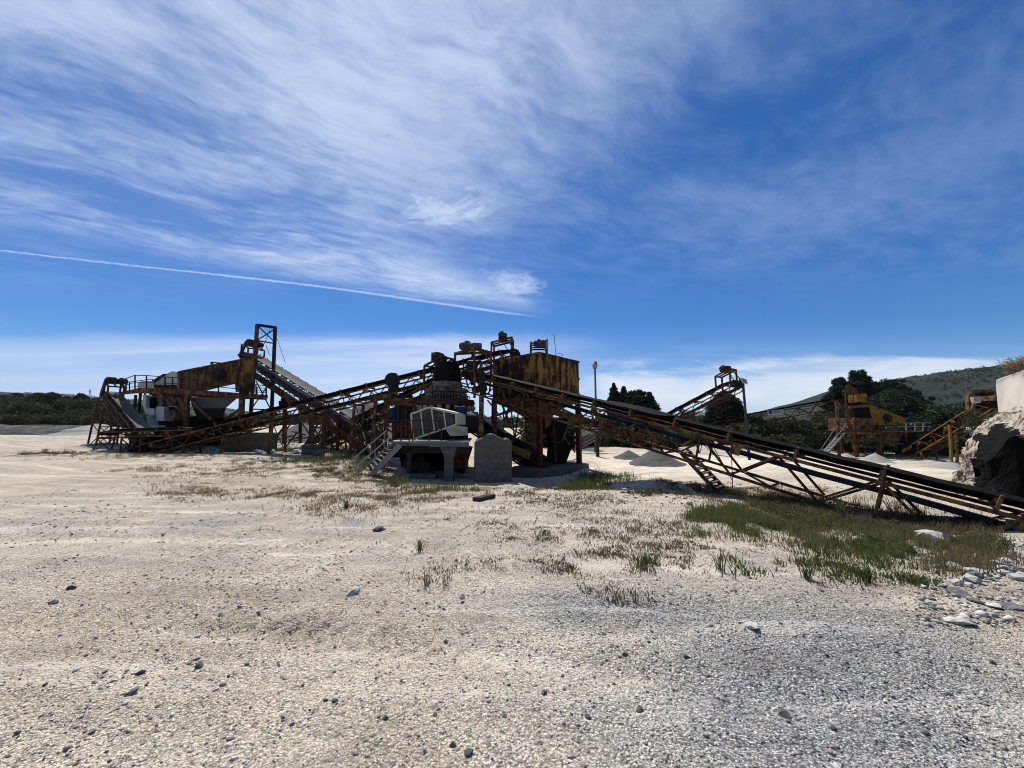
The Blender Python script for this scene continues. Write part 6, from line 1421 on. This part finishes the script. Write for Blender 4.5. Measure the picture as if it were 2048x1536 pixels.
# stack of conveyor rollers on a rack, behind the bin ---------------------------------
t = empty('roller_stack', on(1175, 27), 'leaning stack of pale metal tubes behind the right leg of the storage bin', 'stack')
for i in range(11):
    y_ = 856 + i * 3.4; o_ = random.uniform(-3, 3)
    MB().tube(at(1152 + o_, y_ + 12, 27 + (i % 2) * .25), at(1196 + o_, y_ - 12, 27.4 + (i % 2) * .25), .06, 8).build('tube', M['galv'] if i % 3 else M['rust_light'], t)
mb = MB()
for x_ in (1156, 1190): mb.bar(at(x_, 905, 27.6), at(x_, 848, 27.6), .1, .1, (0, 1, 0))
mb.bar(at(1150, 872, 27.6), at(1196, 852, 27.6), .08, .08, (0, 1, 0)); mb.build('rack', M['rust'], t)
p = on(1195, 24); MB_ = MB(); MB_.bar(p - Z * .1, at(1194, 862, 24), .2, .16, (0, 1, 0)); o = MB_.build('timber_post', M['wood'], origin=p); tag(o, 'grey timber post standing on the pale ground right of the storage bin', 'post')
# plank on the ground
X_, Y_, Z_, _o = pix_ground([952, 984], [1004, 996]); mb = MB(); mb.bar((X_[0], Y_[0], Z_[0] + .05), (X_[1], Y_[1], Z_[1] + .06), .2, .09); o = mb.build('plank', M['wood'], origin=(X_[0], Y_[0], Z_[0])); tag(o, 'dark weathered plank lying in the weeds before the concrete block', 'plank')
# pylon far away on the left woodland
b = at(181, 800, 600); tp = at(180, 779, 600); t = empty('power_pylon', b, 'tiny lattice power pylon on the skyline above the left woodland', 'pylon')
mb = MB()
for s in (-1, 1): mb.bar(b + Vector((s * 3, 0, -3)), tp + Vector((s * .5, 0, 0)), .4, .4, (0, 1, 0))
for i in range(5):
    f0, f1 = i / 5, (i + 1) / 5; mb.bar(b.lerp(tp, f0) + Vector((-3 + 2.5 * f0, 0, 0)), b.lerp(tp, f1) + Vector((3 - 2.5 * f1, 0, 0)), .3, .3, (0, 1, 0)); mb.bar(b.lerp(tp, f0) + Vector((3 - 2.5 * f0, 0, 0)), b.lerp(tp, f1) + Vector((-3 + 2.5 * f1, 0, 0)), .3, .3, (0, 1, 0))
mb.build('mast', M['galv'], t); mb = MB(); mb.bar(b.lerp(tp, .78) - Vector((4, 0, 0)), b.lerp(tp, .78) + Vector((4, 0, 0)), .4, .4); mb.bar(b.lerp(tp, .95) - Vector((3, 0, 0)), b.lerp(tp, .95) + Vector((3, 0, 0)), .4, .4); mb.build('crossarm', M['galv'], t)

# ------------------------------------------------------------------ rock face on the right
def rock_face_mat():
    m, t, b = new_mat('cut_pale_rock'); o = coords(t)
    n1 = t.noise(o, 1.6, 8, .64, .5); n2 = t.noise(o, 7, 7, .66, .3); n3 = t.noise(t.scale_vec(o, (1, 1, 3)), 2.2, 6, .6, .6)
    c = t.mix(t.ss(n1, .35, .65), (.23, .195, .15), (.36, .32, .26)); c = t.mix(t.ss(n3, .58, .72) * .6, c, (.17, .125, .085)); c = t.mix(t.ss(n2, .60, .78) * .7, c, (.10, .085, .07))
    t.l.new(c, b.inputs['Base Color']); b.inputs['Roughness'].default_value = .93; b.inputs['Specular IOR Level'].default_value = .1
    bump(t, b, n2 * .7 + n1 * .3, .9, .06); return m
M['rock_face'] = rock_face_mat()
path = [Vector(p) for p in ((24, 18.0, 0), (16.0, 13.4, 0), (12.55, 10.8, 0), (11.35, 9.6, 0), (11.15, 8.80, 0), (11.65, 8.46, 0), (14.5, 7.9, 0), (19, 7.2, 0), (26, 6.4, 0))]
cum = [0]
for a, b in zip(path[:-1], path[1:]): cum.append(cum[-1] + (b - a).length)
def pt_at(s_):
    for i in range(len(path) - 1):
        if s_ <= cum[i + 1] or i == len(path) - 2: return path[i].lerp(path[i + 1], (s_ - cum[i]) / (cum[i + 1] - cum[i]))
BASE_ = []; CTRR = Vector((20.5, 13.2, 0)); ns, nt = 230, 120; V_ = []
s_nodes = np.concatenate([np.linspace(0, cum[1], 25)[:-1], np.linspace(cum[1], cum[6], 170)[:-1], np.linspace(cum[6], cum[-1], 37)])
ns = len(s_nodes)
HL = lambda fr_: .95 + .62 * fr_
for i in range(ns):
    p = pt_at(s_nodes[i]); dirc = (CTRR - p).normalized(); fr = (s_nodes[i] - cum[4])
    front = max(0, min(1, fr / .5))                       # near, vertical face
    for j in range(nt):
        t_ = j / (nt - 1)
        if t_ < .5:
            f = t_ / .5; zz_ = -.7 + (HL(front) + .7) * f
            back = (f ** 1.5) * (.55 - .40 * front) + .18 * math.sin(f * 7 + s_nodes[i]) * (1 - front)
        else:
            f = (t_ - .5) / .5; zz_ = HL(front) + (1 - (1 - f) ** 2.2) * (1.40 - .45 * front); back = (.55 - .40 * front) + f * 4.4
        q_ = p + dirc * back; q_.z = zz_
        k_ = 1.0 if t_ < .75 else max(.25, 1 - (t_ - .75) * 3)
        q0_ = q_.copy(); BASE_.append(q0_)
        amp = (.34 * (1 - front) + .03 * front) if t_ < .5 else .22
        d1 = mnoise.fractal(q_ * .9 + Vector((3, 1, 7)), .9, 2.1, 5); d2 = abs(mnoise.fractal(q_ * 2.1 + Vector((9, 2, 1)), .9, 2.1, 4)); v1_ = mnoise.cell_vector(q_ * 2.2)
        dd = (d1 * 1.0 - d2 * .55) * amp * k_
        nrm = (-dirc + Z * .4 * (t_ > .2)).normalized()
        q_ = q_ + nrm * dd + (v1_ - Vector((.5, .5, .5))) * .11 * (1 - .85 * front if t_ < .5 else .6) * k_
        q_ = q_ + nrm * (mnoise.fractal(q_ * 5.5, .8, 2.1, 3) * .075 * (1 - .7 * front if t_ < .5 else 1) * k_) + (mnoise.cell_vector(q_ * 5.0) - Vector((.5, .5, .5))) * .05 * (1 - .8 * front if t_ < .5 else .8) * k_
        V_.append(q_)
F_ = [(i * nt + j, (i + 1) * nt + j, (i + 1) * nt + j + 1, i * nt + j + 1) for i in range(ns - 1) for j in range(nt - 1)]
ro = empty('rock_outcrop', path[3], 'pale crumbling rock face with a dark shaded front at the right edge', 'rock')
M['shade_black'] = plain_mat('shade_black_face', (.006, .008, .009), (.016, .018, .017), 3, .95, .2, .02, (3, 3, .5), ak=.3)  # backlit shade of the near rock face, put into the colour as black
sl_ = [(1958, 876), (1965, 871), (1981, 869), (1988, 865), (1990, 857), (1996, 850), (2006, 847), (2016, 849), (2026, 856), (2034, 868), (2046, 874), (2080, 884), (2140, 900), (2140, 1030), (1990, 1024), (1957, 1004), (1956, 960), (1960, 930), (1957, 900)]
def in_poly(x, y, P):
    c_ = False
    for (x0, y0), (x1, y1) in zip(P, P[1:] + P[:1]):
        if (y0 > y) != (y1 > y) and x < (x1 - x0) * (y - y0) / (y1 - y0) + x0: c_ = not c_
    return c_
def photo_xy(p):
    fw = p.y * CP + (p.z - CAM_H) * SP; upv = (p.z - CAM_H) * CP - p.y * SP; return CX + F_PX * p.x / fw, CY - F_PX * upv / fw
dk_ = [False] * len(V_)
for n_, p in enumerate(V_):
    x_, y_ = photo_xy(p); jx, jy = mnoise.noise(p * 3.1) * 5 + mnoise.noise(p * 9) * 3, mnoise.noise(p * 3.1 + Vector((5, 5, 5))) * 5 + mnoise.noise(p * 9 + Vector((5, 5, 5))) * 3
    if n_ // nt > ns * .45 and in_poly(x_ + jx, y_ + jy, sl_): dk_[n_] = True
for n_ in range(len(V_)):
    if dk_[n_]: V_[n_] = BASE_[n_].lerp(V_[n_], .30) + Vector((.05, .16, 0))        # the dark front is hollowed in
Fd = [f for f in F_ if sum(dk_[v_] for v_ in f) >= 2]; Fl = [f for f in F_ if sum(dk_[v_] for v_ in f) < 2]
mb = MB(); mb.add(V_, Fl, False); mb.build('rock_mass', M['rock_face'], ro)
if Fd: mb = MB(); mb.add(V_, Fd, False); mb.build('shade_front', M['shade_black'], ro)
# concrete wall on top
wA, wB = at(1989, 762, 12.3), at(2049, 739, 10.9); wC, wD = at(2049, 828, 10.9), at(1997, 832, 12.3)
dirw = (wB - wA); 
mb = MB(); e1, e2 = wB + dirw * 2.2, wC + (wC - wD) * 2.2; mb.prism([wA + Vector((.06, .03, -.12)), wA + dirw * .06 + Z * .03, wB, e1, e2, wC, wD], (1.0, .45, 0))
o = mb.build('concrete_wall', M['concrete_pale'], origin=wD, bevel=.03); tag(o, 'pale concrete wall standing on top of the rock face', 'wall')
# straw shrub on the wall
def dry_shrub(c, h, n_, label, seed):
    rr = random.Random(seed); t = empty('dry_shrub', c, label, 'shrub'); mb = MB(); ml = MB()
    for i in range(n_):
        a_ = rr.uniform(0, 6.28); l_ = rr.uniform(.1, .8) * h; b0 = Vector(c) + Vector((rr.gauss(0, .12), rr.gauss(0, .12), -.03)); m_ = b0 + Vector((math.cos(a_) * l_ * .5, math.sin(a_) * l_ * .5, h * rr.uniform(.4, .7))); t_ = b0 + Vector((math.cos(a_) * l_, math.sin(a_) * l_, h * rr.uniform(.6, 1)))
        mb.tube(b0, m_, .008, 4, .005); mb.tube(m_, t_, .005, 4, .003)
        for k_ in range(5):
            q_ = m_.lerp(t_, rr.random()) + Vector((rr.gauss(0, .05), rr.gauss(0, .05), rr.gauss(0, .05))); d_ = Vector((rr.gauss(0, 1), rr.gauss(0, 1), rr.gauss(0, 1))).normalized(); e_ = d_.orthogonal().normalized(); s_q = rr.uniform(.02, .045)
            ml.add([q_ - d_ * s_q, q_ - e_ * s_q * .4, q_ + d_ * s_q, q_ + e_ * s_q * .4], [(0, 1, 2, 3)])
    mb.build('stem', M['straw'], t); ml.build('leaves', M['straw'], t)
dry_shrub(at(2038, 744, 11.4), .42, 110, 'straw coloured dry shrub on top of the concrete wall', 4)
dry_shrub(at(2060, 739, 11.0), .5, 90, 'dry shrub on the concrete wall cut by the right picture edge', 6)
# loose white rocks ---------------------------------------------------------------
for px, py, w, lab in [(1866, 1072, 62, 'largest flat white rock at the grass edge below the conveyor tail'), (1905, 1066, 44, 'white pointed rock touching the largest flat one'), (1925, 1060, 24, 'rounded yellowish rock right of the pointed white one'), (1946, 1056, 30, 'grey rock right of the rounded yellowish one'),
                       (1802, 1066, 22, 'small grey rock alone in the grass left of the large flat white one'), (1822, 1082, 16, 'small white rock in front of the large flat white one'), (1906, 1136, 40, 'grey slab at the left end of the lower rubble'), (1942, 1144, 44, 'white block in the lower rubble right of the grey slab'),
                       (1920, 1193, 44, 'flat dark edged slab half sunk in the brown earth'), (1985, 1214, 40, 'white edged flat slab at the lower right'), (2022, 1215, 42, 'dark flat slab at the lower right edge'), (1955, 1208, 34, 'low dark slab between the sunk slab and the white edged one')]:
    place_rock(px, py, w, lab, M['rock_white'] if ('white' in lab.split()[:4] or 'yellow' in lab) else M['rock_grey'], None, .5 if 'slab' not in lab else .3, 'rock', cat='rock', sink=.2)
random.seed(77)
GR = 'white broken rocks strewn below the rock face'
for i in range(38):
    px, py = random.uniform(1900, 2075), 0
    py = random.uniform(1062, 1172) if random.random() < .6 else random.uniform(1130, 1170)
    if px < 1960 and py < 1125: px += 85
    place_rock(px, py, random.uniform(10, 34) * (.6 + (py - 1060) / 200), 'one of the white broken rocks strewn below the rock face', M['rock_white'] if random.random() < .75 else M['rock_grey'], GR, random.uniform(.45, .75), 'rock', 500 + i, 2, 'rock')
n_ = 1900; aX, aY, aZ, _o = pix_ground(RNG.uniform(1830, 2150, n_), RNG.uniform(1046, 1250, n_) ** 1.0); szz = np.exp(RNG.normal(math.log(.010), .6, n_)); szz = np.clip(szz, .004, .05)
m_ = link('rubble', stones('rubble', np.stack([aX, aY, aZ], -1), szz, (.4, .9), RNG.uniform(.35, 1, n_)), M['stone']); tag(m_, 'pale rubble and chips under the rock face', 'rubble', kind='stuff')
n_ = 900; aX, aY, aZ, _o = pix_ground(np.concatenate([RNG.uniform(480, 740, 600), RNG.uniform(1000, 1400, 300)]), np.concatenate([RNG.uniform(896, 922, 600), RNG.uniform(962, 1010, 300)])); szz = np.clip(np.exp(RNG.normal(math.log(.026), .55, n_)), .008, .10)
m_ = link('rubble', stones('rubble', np.stack([aX, aY, aZ], -1), szz, (.4, .9), RNG.uniform(.2, .8, n_)), M['stone']); tag(m_, 'rubble and clods around the feet of the machines', 'rubble', kind='stuff')
# ------------------------------------------------------------------ air
HAZE = .00006
hm = bpy.data.materials.new('thin_haze'); hm.use_nodes = True; ht = hm.node_tree; ht.nodes.clear()
hv = ht.nodes.new('ShaderNodeVolumePrincipled'); hv.inputs['Color'].default_value = (.80, .88, 1.0, 1); hv.inputs['Density'].default_value = HAZE; hv.inputs['Anisotropy'].default_value = .3
ho_ = ht.nodes.new('ShaderNodeOutputMaterial'); ht.links.new(hv.outputs[0], ho_.inputs['Volume'])
mb = MB(); mb.box((0, 1720, 67.5), (9000, 3700, 145)); hz = mb.build('haze', hm); tag(hz, 'thin bluish air softening the distant mountains', 'haze', kind='stuff')
